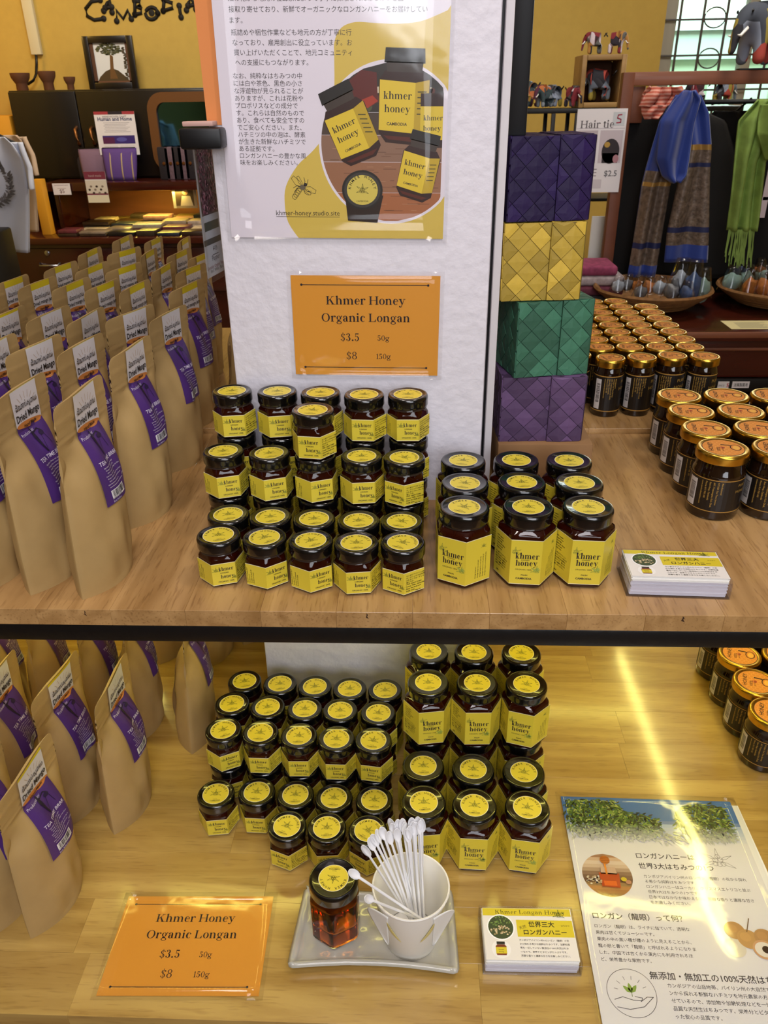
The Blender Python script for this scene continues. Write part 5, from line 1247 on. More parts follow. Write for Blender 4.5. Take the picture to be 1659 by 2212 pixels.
# shelf under the cabinet, niche and counter
sz0 = at(200, 413, 4.70).z; sz1 = at(200, 394, 4.70).z
zc = at(200, 514, 4.48).z
sd = empty('sideboard', (0, 0, 0), 0, 'long dark red-brown sideboard with ledge, lit niche and drawers, heaped with packets', 'sideboard')
obj('ledge', box('ledge', at(95, 400, 4.7).x, CX1, 4.70, YB-.01, sz0, sz1, 'redwood', .004), sd)
obj('back_panel', box('back_panel', at(95, 450, 5.2).x, CX1, YB-.04, YB-.01, zc, sz0, 'rackwood', 0), sd)
obj('side_panel', box('side_panel', at(95, 450, 5.1).x-.02, at(95, 450, 5.1).x+.06, 4.85, YB-.04, zc, sz0, 'redwood', .004), sd)
obj('divider', box('divider', at(160, 450, 5.1).x, at(160, 450, 5.1).x+.03, 4.85, YB-.04, zc, sz0, 'redwood', .004), sd)
obj('counter_top', box('counter_top', at(26, 250, 4.95).x+.004, CX1+.3, 4.48, YB-.01, zc-.035, zc, 'redwood', .006), sd)
obj('base', box('base', at(26, 250, 4.95).x+.01, CX1+.28, 4.53, YB-.01, 0, zc-.036, 'redwood', .003), sd)
for k in range(3):
    x0 = at(26, 250, 4.95).x+.02+.62*k
    d_ = obj('drawer', box('drawer', x0, x0+.60, 4.508, 4.529, zc-.30, zc-.06, 'redwood', .004), sd)
    if k == 0:
        v = at(101, 547, 4.5); obj('lock', lathe('lock', [(.014, 0), (.014, .006), (.008, .009), (0, .009)], 'silver', 16), d_).matrix_world = Matrix.Translation((v.x, 4.508, v.z)) @ Matrix.Rotation(PI/2, 4, 'X')
        v = at(84, 570, 4.49); w_ = at(126, 570, 4.49); obj('handle', tube('handle', [(v.x, 4.509, v.z), (v.x+.004, 4.487, v.z-.01), (w_.x-.004, 4.487, v.z-.01), (w_.x, 4.509, v.z)], .006, 'silver', 8), d_)
# warm lamp in the niche
nl = empty('niche_lamp', (0, 0, 0), 0, 'yellow strip lamp glowing under the dark ledge of the sideboard', 'lamp')
a_, b_ = at(285, 416, 4.95), at(378, 416, 4.95)
obj('tube', box('tube', a_.x, b_.x, 4.94, 4.97, sz0-.022, sz0-.002, mat('yellow_lamp', 'ffd21c', .5, emit=9), .003), nl)
area('niche_glow', ((a_.x+b_.x)/2, 4.93, sz0-.03), .38, 2.2, (1, .74, .12), ((a_.x+b_.x)/2, 4.95, 0), .06)
area('yellow_board_lamp', (-2.5, 4.5, 2.2), .15, 2.0, (1, .62, .15), (-2.55, 5.1, 1.4))
# packets on the counter
rp = random.Random(31)
PC = ['3a2a20', '6a3038', '8a7a68', '2a3440', 'a89a84', '3e3428', 'a8424e', '5a6a7c', 'c9b8a8', '1c1a1c', '7a6a3a', 'b08a8c']
PM = [mat('packet_paper', c, .35, coat=.3, var=.25, bscale=40) for c in PC]
i = 0
for row, (Y, zz) in enumerate(((4.58, 0), (4.72, .004), (4.86, .008), (5.00, .01), (5.12, .012))):
    x = -2.0+rp.uniform(0, .06); j_ = 0
    while x < -.70:
        w_ = rp.uniform(.10, .17); h_ = rp.uniform(.010, .03)+(.012 if row > 2 else 0); n_ = rp.choice((1, 1, 2))
        for k in range(n_):
            o = obj('packet', box('packet', -w_/2, w_/2, -.058, .058, 0, h_, PM[rp.randrange(len(PM))], .004))
            o.location = (x+w_/2, Y, zc+.0002+k*h_); o.rotation_euler.z = rp.uniform(-.08, .08)
            tag(o, 'flat wrapped packet on the dark counter, %s row from front, %s from left%s' % (NTH[row], NTH2[j_], ', lower one' if k == 0 and n_ > 1 else ', upper one' if k else ''), 'packet', 'packets heaped on the sideboard counter')
        x += w_+.012; j_ += 1
# purple pouches standing on the ledge
zp = sz1+.0004
def pouch(x, Y, w_, h_, c, lab, rz=0, stripes=True, lean=.03):
    t = empty('zip_pouch', (x, Y, zp), rz, lab, 'pouch', 'fabric pouches standing on the ledge')
    m = mat('pouch_fabric', c, .8, bump=.2)
    f = lambda s_: lambda u, v: ((u-.5)*w_*(1.0-.16*(1-v)**2*(1)), s_*.022*math.sin(PI*min(1, v*.9+.1))**.6*math.sin(PI*u)**.6+lean*v, .002+v*h_+(-.004*math.sin(PI*u) if v == 0 else 0))
    obj('front', sheet('front', f(-1), 12, 8, m, .002), t); obj('back', sheet('back', f(1), 12, 8, m, .002), t)
    if stripes:
        for k in (.25, .58, .86): obj('woven_band', sheet('woven_band', lambda u, v, k=k: ((k-.5+.04*(u-.5))*w_, -.0245*math.sin(PI*min(1, v*.9+.1))**.6*math.sin(PI*k)**.6+lean*v, .004+v*h_*.97), 1, 8, mat('gold_thread', 'b09a7a', .5), .0012), t)
    obj('zip', tube('zip', [(-.47*w_, lean-.001, h_+.003), (.47*w_, lean-.001, h_+.003)], .0028, 'black', 6), t)
    return t
A_, B_ = at(224, 392, 4.78), at(291, 340, 4.78); pouch((A_.x+B_.x)/2, 4.80, B_.x-A_.x, .165, '5a3f86', 'purple zip pouch with gold stripes standing on the ledge')
for k, (px, c, l) in enumerate(((204, '7a6076', 'mauve pouch'), (190, '26202a', 'black pouch with pale band'), (177, '1e3434', 'dark green pouch, right one'), (168, '1a2e2c', 'dark green pouch, left one'))):
    v = at(px+10, 392, 4.90); pouch(v.x, 4.87+.045*k, .17, .16, c, l+' behind the purple pouch on the ledge', .1, False)
for k, px in enumerate((352, 366, 381, 394, 408)):
    v = at(px+8, 396, 4.80); o = obj('striped_pouch', box('striped_pouch', -.032, .032, -.02, .02, 0, .17, mat('striped_cloth', ('221c22', '6a5560')[k % 2], .8, var=.2), .006)); o.location = (v.x, 4.82, zp); tag(o, 'narrow dark striped pouch on the ledge below the mirror, %s from left' % NTH[k], 'pouch', 'striped pouches below the mirror')
    q = obj('clasp', lathe('clasp', [(.010, 0), (.008, .004), (0, .005)], 'brass', 10), o); q.rotation_euler.x = PI/2; q.location = (0, -.020, .085)
# paper notices
def notice(name, px, py, px2, py2, Y, lab, draw, cat='notice', thick=.0015, rz=0, bg='e9e6ea'):
    a, b = at(px, py2, Y), at(px2, py, Y); w_, h_ = b.x-a.x, b.z-a.z
    t = empty(name, (a.x, Y, a.z), rz, lab, cat)
    obj('sheet', box('sheet', 0, w_, 0, thick, 0, h_, 'paper', 0), t)
    p = Print(2.5e-4); p.rect(0, 0, w_, h_, bg, 0); draw(p, w_, h_)
    p.build('print', 'ink', t, mp=lambda u, v, z: (u, -.0006-z, v)); return t
def d1(p, w, h):
    p.rect(0, h*.93, w*.35, h, 'a83a44', 1); p.rect(w*.35, h*.93, w*.7, h, '26202a', 1); p.rect(w*.7, h*.93, w, h, 'a83a44', 1)
    p.text('HANDWOVEN CRAFT', w/2, h*.86, w*.06, '44404a', 'c', 2); p.text('Human and Home', w/2, h*.79, w*.115, '2a3468', 'c', 2, .02)
    for k in range(7): p.rect(w*(.2+.03*(k % 2)), h*(.74-.035*k), w*(.85-.05*(k % 3)), h*(.748-.035*k), '9a96a0', 1)
    p.rect(w*.13, h*.26, w*.93, h*.45, '3c2c78', 1); p.rect(w*.13, h*.26, w*.42, h*.41, '5a2450', 2); p.ell(w*.6, h*.36, w*.13, h*.05, '5a58a8', 2)
    for k in range(7): p.rect(w*.14, h*(.20-.025*k), w*(.48), h*(.206-.025*k), 'a09ca4', 1); p.rect(w*.54, h*(.20-.025*k), w*.9, h*(.206-.025*k), 'a09ca4', 1)
notice('craft_notice', 217, 240, 289, 335, 4.88, 'white notice with purple photo hanging on the dark cabinet', d1)
def d2(p, w, h):
    p.rect(0, h*.75, w, h, '7a3044', 1); p.rect(0, h*.30, w, h*.72, 'd8cfc0', 1); p.rect(0, h*.25, w, h*.30, '7a3044', 1); p.rect(0, 0, w, h*.24, 'e4dcc0', 1)
    for k in range(9): p.ell(w*(.15+.09*k), h*(.42+.12*math.sin(k*2.1)), w*.06, w*.05, ('3a2a24', '8a7a6c')[k % 2], 2, 8)
    p.text('hand made', w/2, h*.83, w*.14, 'b8a0a0', 'c', 2)
notice('hanging_card', 192, 370, 226, 438, 4.68, 'small wine-red and cream card hanging in front of the ledge', d2, 'card')
def d3(p, w, h):
    p.text('HANDMADE BAG', w/2, h*.78, w*.10, '8a7478', 'c', 1); p.text('$5', w/2, h*.16, w*.28, '6a4a52', 'c', 1, .01); p.rect(w*.25, h*.55, w*.75, h*.58, 'a8989a', 1)
notice('price_card', 117, 396, 150, 421, 4.69, 'small white price card reading 5 on the front of the ledge', d3, 'price tag')
def d4(p, w, h):
    p.rect(0, 0, w, h, '9a8a86', 1); p.rect(w*.1, h*.1, w*.9, h*.9, '4a3a36', 2); p.ell(w*.55, h*.65, w*.12, h*.12, 'b08a78', 3); p.poly([(w*.3, h*.1), (w*.85, h*.1), (w*.75, h*.5), (w*.4, h*.5)], 'c9bcc4', 3); p.rect(0, 0, w*.12, h, 'c4bec4', 3)
notice('photo_frame', 376, 396, 420, 450, 4.93, 'small framed portrait photo leaning in the sideboard niche', d4, 'photo frame', .015)
# mirror
a_, b_ = at(335, 372, 4.85), at(520, 196, 4.85)
mi = empty('mirror', ((a_.x+b_.x)/2, 4.86, (a_.z+b_.z)/2), 0, 'wall mirror in a rounded brown wooden frame at right of the cabinet', 'mirror')
hw, hh = (b_.x-a_.x)/2, (b_.z-a_.z)/2
def rr(hw, hh, r, n=6):
    out = []
    for cx, cz, a0 in ((hw-r, hh-r, 0), (-hw+r, hh-r, 90), (-hw+r, -hh+r, 180), (hw-r, -hh+r, 270)):
        for k in range(n+1): a = math.radians(a0+90*k/n); out.append((cx+r*math.cos(a), cz+r*math.sin(a)))
    return out
o_, i_ = rr(hw, hh, .09), rr(hw-.05, hh-.05, .05); n = len(o_)
vs = [(x, 0, z) for x, z in o_]+[(x, 0, z) for x, z in i_]+[(x, .03, z) for x, z in o_]+[(x, .03, z) for x, z in i_]; fs = []
for k in range(n):
    l = (k+1) % n; fs += [(k, l, n+l, n+k), (2*n+k, k+0, l, 2*n+l)[::-1], (n+k, n+l, 3*n+l, 3*n+k), (3*n+k, 3*n+l, 2*n+l, 2*n+k)]
obj('frame', mesh('frame', vs, fs, mat('mirror_frame_wood', '6a4420', .45)), mi)
MR = mat('mirror_glass', '4a7a98', .05, metal=1)
obj('mirror_glass', mesh('mirror_glass', [(x*1.01, .02, z*1.01) for x, z in i_]+[(x*1.01, .026, z*1.01) for x, z in i_], [tuple(range(n))[::-1], tuple(range(n, 2*n))], MR), mi)
# bowls and picture on top of the cabinet
zt = ct.z+.0005
for k, (x0, x1, y0, lab) in enumerate(((28, 68, 158, 'widest brown clay bowl on the cabinet, leftmost'), (88, 124, 154, 'tall brown clay bowl on the cabinet, middle'), (141, 165, 166, 'smallest dark clay cup on the cabinet'))):
    a, b = at(x0, 188, 5.1), at(x1, 188, 5.1); r = (b.x-a.x)/2; h_ = at(x0, y0, 5.1).z-zt
    o = obj('clay_bowl', lathe('clay_bowl', [(r*.56, 0), (r*.6, .004), (r*.58, h_*.38), (r*.66, h_*.45), (r*.93, h_*.72), (r, h_*.93), (r*.99, h_), (r*.9, h_*.97), (r*.8, h_*.7), (r*.3, h_*.5), (0, h_*.48)], 'bowl', 28)); o.location = ((a.x+b.x)/2, 5.10, zt); tag(o, lab, 'bowl', 'clay bowls on the cabinet')
a, b = at(192, 183, 5.12), at(283, 76, 5.12)
pf = empty('picture_frame', (a.x, 5.12, zt), 0, 'dark framed picture of a tree growing over a temple ruin', 'picture')
w_, h_ = b.x-a.x, b.z-zt; fw = .035
for nm, q in (('frame_side', (0, fw, 0, .025, 0, h_)), ('frame_side', (w_-fw, w_, 0, .025, 0, h_)), ('frame_top', (fw, w_-fw, 0, .025, h_-fw, h_)), ('frame_bottom', (fw, w_-fw, 0, .025, 0, fw))): obj(nm, box(nm, *q, 'cab', .003), pf)
p = Print(3e-4); p.rect(fw, fw, w_-fw, h_-fw, '5a3a28', 0); p.rect(w_*.19, h_*.16, w_*.83, h_*.87, 'd8dce0', 1)
p.poly([(w_*.19, h_*.16), (w_*.83, h_*.16), (w_*.76, h_*.24), (w_*.62, h_*.36), (w_*.5, h_*.40), (w_*.36, h_*.34), (w_*.24, h_*.24)], '4a3a20', 2); p.poly([(w_*.44, h_*.2), (w_*.6, h_*.2), (w_*.54, h_*.4), (w_*.56, h_*.62), (w_*.50, h_*.66), (w_*.47, h_*.4)], '6a4a24', 3)
rnd = random.Random(2)
for k in range(150):
    a0, q = rnd.uniform(0, 2*PI), rnd.uniform(0, 1)**.6; p.ell(w_*(.50+.25*q*math.cos(a0)), h_*(.76+.11*q*math.sin(a0)), w_*.03, h_*.012, rnd.choice(('4a5030', '5a5a38', '3a3a24')), 4+k % 9, 6)
for k in range(30): p.ell(w_*(.80+rnd.uniform(-.03, .03)), h_*(.2+.6*k/30), w_*.03, h_*.014, rnd.choice(('4a4030', '3a3424')), 4+k % 9, 6)
p.rect(fw, fw, w_-fw, h_*.16, '6a4630', 14); p.rect(fw, fw, w_*.19, h_-fw, '5a3a28', 14); p.rect(w_*.83, fw, w_-fw, h_-fw, '5a3a28', 14)
p.build('painting', 'ink', pf, mp=lambda u, v, z: (u, .016-z, v))
# conduit and cable
a, b = at(62, -60, 5.27), at(79, 118, 5.27)
cd = obj('conduit', box('conduit', b.x-.03, b.x+.03, 5.265, 5.299, b.z, 3.09, mat('conduit_white', 'd8cfae', .6), .003)); tag(cd, 'painted cable conduit running down the yellow wall to the cabinet', 'conduit')
q = [at(*c, 5.25) for c in ((78, 118), (79, 140), (78, 160), (72, 174), (60, 182))]
cbl = obj('cable', tube('cable', q, .008, 'black', 6)); tag(cbl, 'black cable leaving the conduit behind the clay bowls', 'cable')
# lettering painted on the wall
wl = empty('wall_lettering', (0, 5.298, 0), 0, 'black hand-painted word CAMBODIA high on the yellow wall', 'lettering')
def px(x, y): v = at(x, y, 5.298); return (v.x, v.z)
Z = lambda x, y: (x/3.19, y/3.19)
LET = {'C': [[(690, 0), (630, 10), (590, 60), (600, 110), (650, 138), (715, 128)]], 'A': [[(715, 75), (740, 20), (752, 2), (772, 85)], [(725, 55), (770, 48)]], 'M': [[(805, 145), (802, 70), (850, 130), (880, 70), (905, 130)]],
       'B': [[(930, 100), (928, 0)], [(928, 5), (965, 10), (970, 35), (930, 45), (975, 60), (975, 90), (930, 100)]], 'O': [[(1045+42*math.cos(a), 92+42*math.sin(a)) for a in [i*PI/8 for i in range(17)]]], 'D': [[(1125, 75), (1130, 0)], [(1130, 0), (1185, 20), (1190, 55), (1125, 75)]],
       'I': [[(1235, 40), (1240, 80), (1248, 118)]], 'A2': [[(1285, 70), (1300, 20), (1318, -15), (1350, 65)], [(1295, 40), (1345, 32)]]}
INKB = mat('black_wall_paint', '15110d', .7)
for k, strokes in LET.items():
    lt = None
    for s_ in strokes:
        q = [Vector((c[0], 0, c[1])) for c in (px(*Z(*c)) for c in s_)]
        o = obj('letter' if lt is None else 'stroke', tube('stroke', q, .010, INKB, 8), lt or wl)
        if lt is None: lt = o
        for c in (q[0], q[-1]): obj('stroke_end', lathe('stroke_end', [(.016, -.004), (.016, .004), (.010, .009), (0, .01)], INKB, 12), lt).matrix_local = Matrix.Translation(c) @ Matrix.Rotation(PI/2, 4, 'X')
    if k == 'O': c = px(*Z(1045, 88)); obj('stroke_end', lathe('stroke_end', [(.017, -.004), (.017, .006), (0, .008)], INKB, 12), lt).matrix_local = Matrix.Translation((c[0], 0, c[1])) @ Matrix.Rotation(PI/2, 4, 'X')
# yellow box beside the cabinet, t-shirts
v = at(26, 250, 4.95); ybx = obj('yellow_cupboard', box('yellow_cupboard', -2.70, min(v.x, at(95, 450, 5.1).x-.026), 4.95, 5.28, 0, v.z, mat('yellow_cupboard_paint', 'd89a28', .6), .004)); tag(ybx, 'plain yellow cupboard between side wall and dark cabinet, behind the t-shirts', 'cupboard')
v = at(76, 388, 4.6); v2 = at(104, 480, 4.6); y2 = obj('yellow_board', box('yellow_board', at(76, 430, 4.6).x, at(96, 430, 4.6).x, 4.60, 4.66, zc, v.z, mat('yellow_panel_paint', 'e0a028', .6), .003)); tag(y2, 'narrow yellow panel standing on the counter behind the shirt sleeve', 'board')
SHIRTS = [
 ('shirtw', 3.7, 'white t-shirt with dark leaf wreath print hanging at the left edge',
  [(0, -60, 12, 296), (.08, -92, 30, 312), (.2, -100, 52, 345), (.42, -98, 60, 400), (1, -95, 64, 545)], [(0, 22, 44, 308), (.5, 36, 68, 362), (1, 58, 78, 408)]),
 ('shirtc', 4.0, 'cream t-shirt hanging behind the white one',
  [(0, -40, 36, 292), (.1, -60, 50, 304), (.3, -60, 66, 350), (.45, -55, 74, 410), (1, -30, 84, 500)], [(0, 36, 52, 296), (.5, 50, 74, 335), (1, 70, 88, 378)])]
v = at(14, 545, 3.3); sb = obj('black_stand', box('black_stand', -2.2, at(-14, 545, 3.3).x, 3.28, 3.5, 0, at(8, 505, 3.3).z, 'black', .01)); tag(sb, 'black stand at the far left edge below the white t-shirt', 'stand')

# ================================================================== right background
# --- elephants (one body grown over a skeleton)
def skin(name, V, E, R, root=0, sub=2):
    me = bpy.data.meshes.new(name); me.from_pydata(V, E, []); o = bpy.data.objects.new(name, me); COL.objects.link(o)
    m = o.modifiers.new('skin', 'SKIN'); m.use_smooth_shade = True
    for i, r in enumerate(R): me.skin_vertices[0].data[i].radius = (r, r) if not isinstance(r, tuple) else r
    me.skin_vertices[0].data[root].use_root = True
    s_ = o.modifiers.new('sub', 'SUBSURF'); s_.levels = sub; s_.render_levels = sub
    bpy.context.view_layer.update(); dg = bpy.context.evaluated_depsgraph_get()
    out = bpy.data.meshes.new_from_object(o.evaluated_get(dg)); out.name = name; bpy.data.objects.remove(o)
    out.shade_smooth(); return out
def patch(name, cols):
    m = bpy.data.materials.new(name); m.use_nodes = True; nt = m.node_tree; b = nt.nodes['Principled BSDF']
    tc = nt.nodes.new('ShaderNodeTexCoord'); vo = nt.nodes.new('ShaderNodeTexVoronoi'); vo.inputs['Scale'].default_value = 17
    oi = nt.nodes.new('ShaderNodeObjectInfo'); ad = nt.nodes.new('ShaderNodeVectorMath'); ad.operation = 'ADD'
    nt.links.new(tc.outputs['Object'], ad.inputs[0]); nt.links.new(oi.outputs['Random'], ad.inputs[1]); nt.links.new(ad.outputs[0], vo.inputs['Vector'])
    sp = nt.nodes.new('ShaderNodeSeparateColor'); nt.links.new(vo.outputs['Color'], sp.inputs[0])
    cr = nt.nodes.new('ShaderNodeValToRGB'); cr.color_ramp.interpolation = 'CONSTANT'
    while len(cr.color_ramp.elements) < len(cols): cr.color_ramp.elements.new(.5)
    for k, c in enumerate(cols): cr.color_ramp.elements[k].position = k/len(cols); cr.color_ramp.elements[k].color = lin(c)
    nt.links.new(sp.outputs[0], cr.inputs[0]); nt.links.new(cr.outputs[0], b.inputs['Base Color']); b.inputs['Roughness'].default_value = .85
    return m
EV = [(0, 0, .075), (.035, 0, .078), (-.035, 0, .074), (.068, 0, .092), (.088, 0, .082), (.100, 0, .058), (.104, 0, .034), (.110, 0, .022),
      (.040, .022, .045), (.041, .023, .004), (.040, -.022, .045), (.041, -.023, .004), (-.038, .022, .045), (-.039, .023, .004), (-.038, -.022, .045), (-.039, -.023, .004)]
EE = [(0, 1), (0, 2), (1, 3), (3, 4), (4, 5), (5, 6), (6, 7), (1, 8), (8, 9), (1, 10), (10, 11), (2, 12), (12, 13), (2, 14), (14, 15)]
ER = [.036, .034, .033, .026, .018, .011, .009, .007, .015, .014, .015, .014, .016, .014, .016, .014]
EM = skin('elephant_body', EV, EE, ER)
EAR = sheet('ear', lambda u, v: (.052-.012*u-.004*v, .004+.040*u*(math.sin(PI*min(1, .18+v*.8)))**.5, .105-.052*v-.008*u), 6, 6, None, .004)
TAIL = tube('tail', [(-.066, 0, .088), (-.090, 0, .105)], .004, None, 6); TUSK = tube('tusk', [(.082, 0, .068), (.100, 0, .055), (.110, 0, .056)], .003, 'white', 6, [.004, .003, .001])
PAL = [patch('patchwork_warm', ['7a2430', '3a1c24', 'a8783a', '5a5a58', 'c9bcc4', '2a2430']), patch('patchwork_cool', ['6a7484', '3e4450', '8a94a8', '9a8a3a', '2c2c34', 'b04a40']), patch('patchwork_mixed', ['8a94a0', 'b56a3c', '5a2a44', 'c8a84a', '3a4a50', 'b87a68'])]
def elephant(x, Y, z, rz, sc, pal, lab, grp, kx=.66):
    t = empty('toy_elephant', (x, Y, z), rz, lab, 'toy', grp); t.scale = (sc*kx, sc*.95, sc)
    def cp(nm, me, m=None):
        me = me.copy(); me.materials.clear(); me.materials.append(m or PAL[pal]); return obj(nm, me, t)
    cp('body', EM); cp('ear', EAR)
    e2 = cp('ear', EAR); e2.scale = (1, -1, 1); cp('tail', TAIL, MT['dark'])
    for s_ in (1, -1): q = cp('tusk', TUSK, MT['paper']); q.location = (0, .013*s_, 0)
    for s_ in (1, -1):
        q = obj('eye', lathe('eye', [(.0035, 0), (.002, .002), (0, .0025)], 'black', 8), t); q.location = (.083, .020*s_, .096); q.rotation_euler = (-PI/2*s_, 0, 0)
    return t
# --- black display shelf with elephants
YS = 4.15
zs = at(1240, 233, YS).z
bs = empty('black_display_shelf', (0, 0, 0), 0, 'black metal display shelf carrying patchwork elephants along the yellow wall', 'shelf')
x0_, x1_ = at(1085, 235, YS).x, at(1585, 240, YS).x
obj('shelf_board', box('shelf_board', x0_, x1_, YS-.12, YS+.14, zs-.02, zs, 'black', .002), bs)
for k, fx in enumerate((0, .20, .30, .62, .985)):
    xx = x0_+(x1_-x0_)*fx
    for yy in (YS-.12, YS+.125): obj('leg', box('leg', xx, xx+.018, yy, yy+.016, 0, zs-.0205, 'black', .001), bs)
obj('lower_board', box('lower_board', x0_, x1_, YS-.1, YS+.12, zs-.40, zs-.385, 'black', .002), bs)
GE = 'patchwork elephants on the black shelf'
for k_, (px_, rz, sc, pal, lab) in enumerate(((1118, PI+.7, 1.05, 2, 'pink and grey patchwork elephant, leftmost on the black shelf, beside the black panel'), (1146, 2.3, 1.0, 2, 'grey patchwork elephant with raised tail, second on the black shelf'), (1172, PI+.5, .85, 2, 'orange-brown patchwork elephant, third on the black shelf'), (1200, 2.3, .85, 1, 'blue-grey patchwork elephant, fourth on the black shelf'), (1230, -.9, .8, 0, 'small yellow-headed patchwork elephant beside the crate'),
                                   (1512, 2.8, .9, 0, 'patchwork elephant under the rack rail, left one'), (1548, 0.2, .9, 1, 'patchwork elephant under the rack rail, right one'))):
    v = at(px_, 232, YS); elephant(v.x, YS+(.055 if k_ % 2 else -.055), zs+.0005, rz, sc, pal, lab, GE)
# --- crate
a, b = at(1262, 228, YS-.08), at(1354, 117, YS-.08)
cr = empty('wooden_crate', (0, 0, 0), 0, 'upright open bamboo-framed crate on the black shelf with one elephant inside', 'crate')
f_ = .022; Y0, Y1 = YS-.10, YS+.10; zb0 = zs+.0005
for nm, q in (('side', (a.x-.03, a.x-.03+f_, Y0, Y1, zb0, b.z)), ('side', (b.x-f_, b.x, Y0, Y1, zb0, b.z)), ('top', (a.x-.03+f_, b.x-f_, Y0, Y1, b.z-f_, b.z)), ('bottom', (a.x-.03+f_, b.x-f_, Y0, Y1, zb0, zb0+f_)), ('back', (a.x-.03+f_, b.x-f_, Y1-.01, Y1, zb0+f_, b.z-f_))):
    obj(nm, box(nm, *q, 'crate' if nm != 'back' else 'bowl', .004), cr)
elephant((a.x+b.x)/2-.01, YS-.03, zb0+f_+.0005, PI-.5, 1.2, 1, 'blue-grey patchwork elephant with pink cap inside the crate', 'patchwork elephants on the crate')
elephant((a.x+b.x)/2-.045, YS, b.z+.0005, PI-.35, .82, 0, 'dark red patchwork elephant on the crate, left one facing left', 'patchwork elephants on the crate')
elephant((a.x+b.x)/2+.045, YS, b.z+.0005, -.35, .82, 0, 'dark red patchwork elephant on the crate, right one with bright red cheek', 'patchwork elephants on the crate')

# --- clothes rack
YR = 3.25
rk = empty('clothes_rack', (0, 0, 0), 0, 'brown wooden clothes rack with a broad top rail', 'rack')
a, b = at(1352, 156, YR), at(1352, 186, YR)
zt_, zb2 = a.z, b.z
obj('top_rail', box('top_rail', a.x, 2.1, YR-.02, YR+.02, zb2, zt_, 'rackwood', .003), rk)
rw = mat('rack_post_wood', '6a3b25', .5, var=.12, bscale=20)
obj('post', box('post', a.x-.012, a.x+.030, YR-.021, YR+.021, 0, zt_-.001, rw, .003), rk)
obj('inner_rail', box('inner_rail', a.x+.03, a.x+.075, YR-.012, YR+.012, zb2-.12, zb2-.001, rw, .002), rk)
obj('post', box('post', 2.06, 2.10, YR-.021, YR+.021, 0, zb2, rw, .003), rk)
obj('hanging_bar', tube('hanging_bar', [(a.x+.03, YR, zb2-.055), (2.06, YR, zb2-.055)], .008, 'black', 8), rk)
v = at(1625, 160, YR); mt_ = obj('black_mat', box('black_mat', at(1592, 160, YR).x, at(1592, 160, YR).x+.5, YR-.018, YR+.018, zt_, zt_+.006, 'black', .001)); tag(mt_, 'thin black base under the large elephant on the rack rail', 'base')
elephant(at(1640, 160, YR).x, YR, zt_+.0065, PI+.45, 1.75, 1, 'large patchwork elephant with tusks standing on the rack rail by the window', 'patchwork elephant on the rack', .8)

def drape(name, rows, Y, bands, folds=3, amp=.02, ph=0, thick=.004, yoff=None, parent=None, nu=22):
    """hanging cloth: rows of (v, left px, right px, py) give its outline, bands of (v0, v1, material) its colours"""
    me = bpy.data.meshes.new(name); n = 36
    def R(v):
        for k in range(len(rows)-1):
            a, b = rows[k], rows[k+1]
            if v <= b[0] or k == len(rows)-2:
                t = (v-a[0])/(b[0]-a[0]); return [a[i]+(b[i]-a[i])*t for i in (1, 2, 3)]
    def f(u, v):
        l, r, y = R(v); q = at(l+(r-l)*u, y, Y); d = amp*(math.sin(folds*2*PI*u+ph+1.2*v)*.5+.25*math.sin(folds*3.7*u+3*v+ph)+.15*math.sin(7*v+4*u))
        return Vector((q.x, Y+d+(yoff(u, v) if yoff else 0), q.z))
    me = sheet(name, f, nu, n, None, thick)
    for _, _, m in bands: me.materials.append(MT[m] if isinstance(m, str) else m)
    F = n*nu*2
    for fi in range(F):
        v = (fi//2//nu+.5)/n
        for k, (v0, v1, _) in enumerate(bands):
            if v0 <= v < v1: me.polygons[fi].material_index = k
    return obj(name, me, parent)
for mk, Y, lab, body, slv in SHIRTS:
    t = empty('t_shirt', (0, 0, 0), 0, lab, 'shirt')
    drape('front', body, Y, [(0, 1, mk)], 1.5, .03, .4, .004, None, t); drape('back', body, Y+.07, [(0, 1, mk)], 1, .02, 2, .004, None, t)
    drape('sleeve', slv, Y-.01, [(0, 1, mk)], .5, .04, .2, .02, None, t, 8)
    a = at(-15, 290, Y+.03); b = at(-15, 262, Y+.03)
    obj('hanger', tube('hanger', [(a.x-.12, Y+.03, a.z-.05), (a.x, Y+.03, a.z+.01), (a.x+.12, Y+.03, a.z-.05)], .006, 'dark', 6), t)
    obj('hanger_hook', tube('hanger_hook', [(a.x, Y+.03, a.z), (a.x, Y+.03, a.z+.08), (a.x+.03, Y+.03, a.z+.11)], .003, 'silver', 6), t)
    if mk == 'shirtw':
        c = at(-14, 392, Y); p = Print(4e-4); rnd = random.Random(8); r = .085
        for k in range(50):
            q = 2*PI*k/50; p.leaf(r*math.cos(q), r*math.sin(q), .034, .013, q+rnd.uniform(.5, 1.8), '55555a', k % 4); p.leaf(r*.8*math.cos(q), r*.8*math.sin(q), .026, .01, q+rnd.uniform(-1, .5), '70707a', k % 4)
        p.build('wreath_print', 'ink', t, mp=lambda u, v, z: (c.x+u, Y-.032-z, c.z+v))
BLUE = mat('blue_silk', '1f3a8c', .5, sheen=.3, bump=.15, bscale=60); BRONZE = mat('bronze_brocade', '6d5f55', .45, metal=.25, bump=.8, bscale=70, var=.4); GOLDT = mat('gold_stripe', 'a8854a', .4, metal=.4)
NAVY = mat('navy_stripe', '1c2450', .6); GREEN = mat('green_scarf_cloth', '7d9a48', .7, bump=.7, bscale=22, var=.18)
CHK = bpy.data.materials.new('checked_cotton'); CHK.use_nodes = True
nt = CHK.node_tree; b_ = nt.nodes['Principled BSDF']; tc = nt.nodes.new('ShaderNodeTexCoord'); ck = nt.nodes.new('ShaderNodeTexWave'); ck.inputs['Scale'].default_value = 26; ck.inputs['Distortion'].default_value = 2
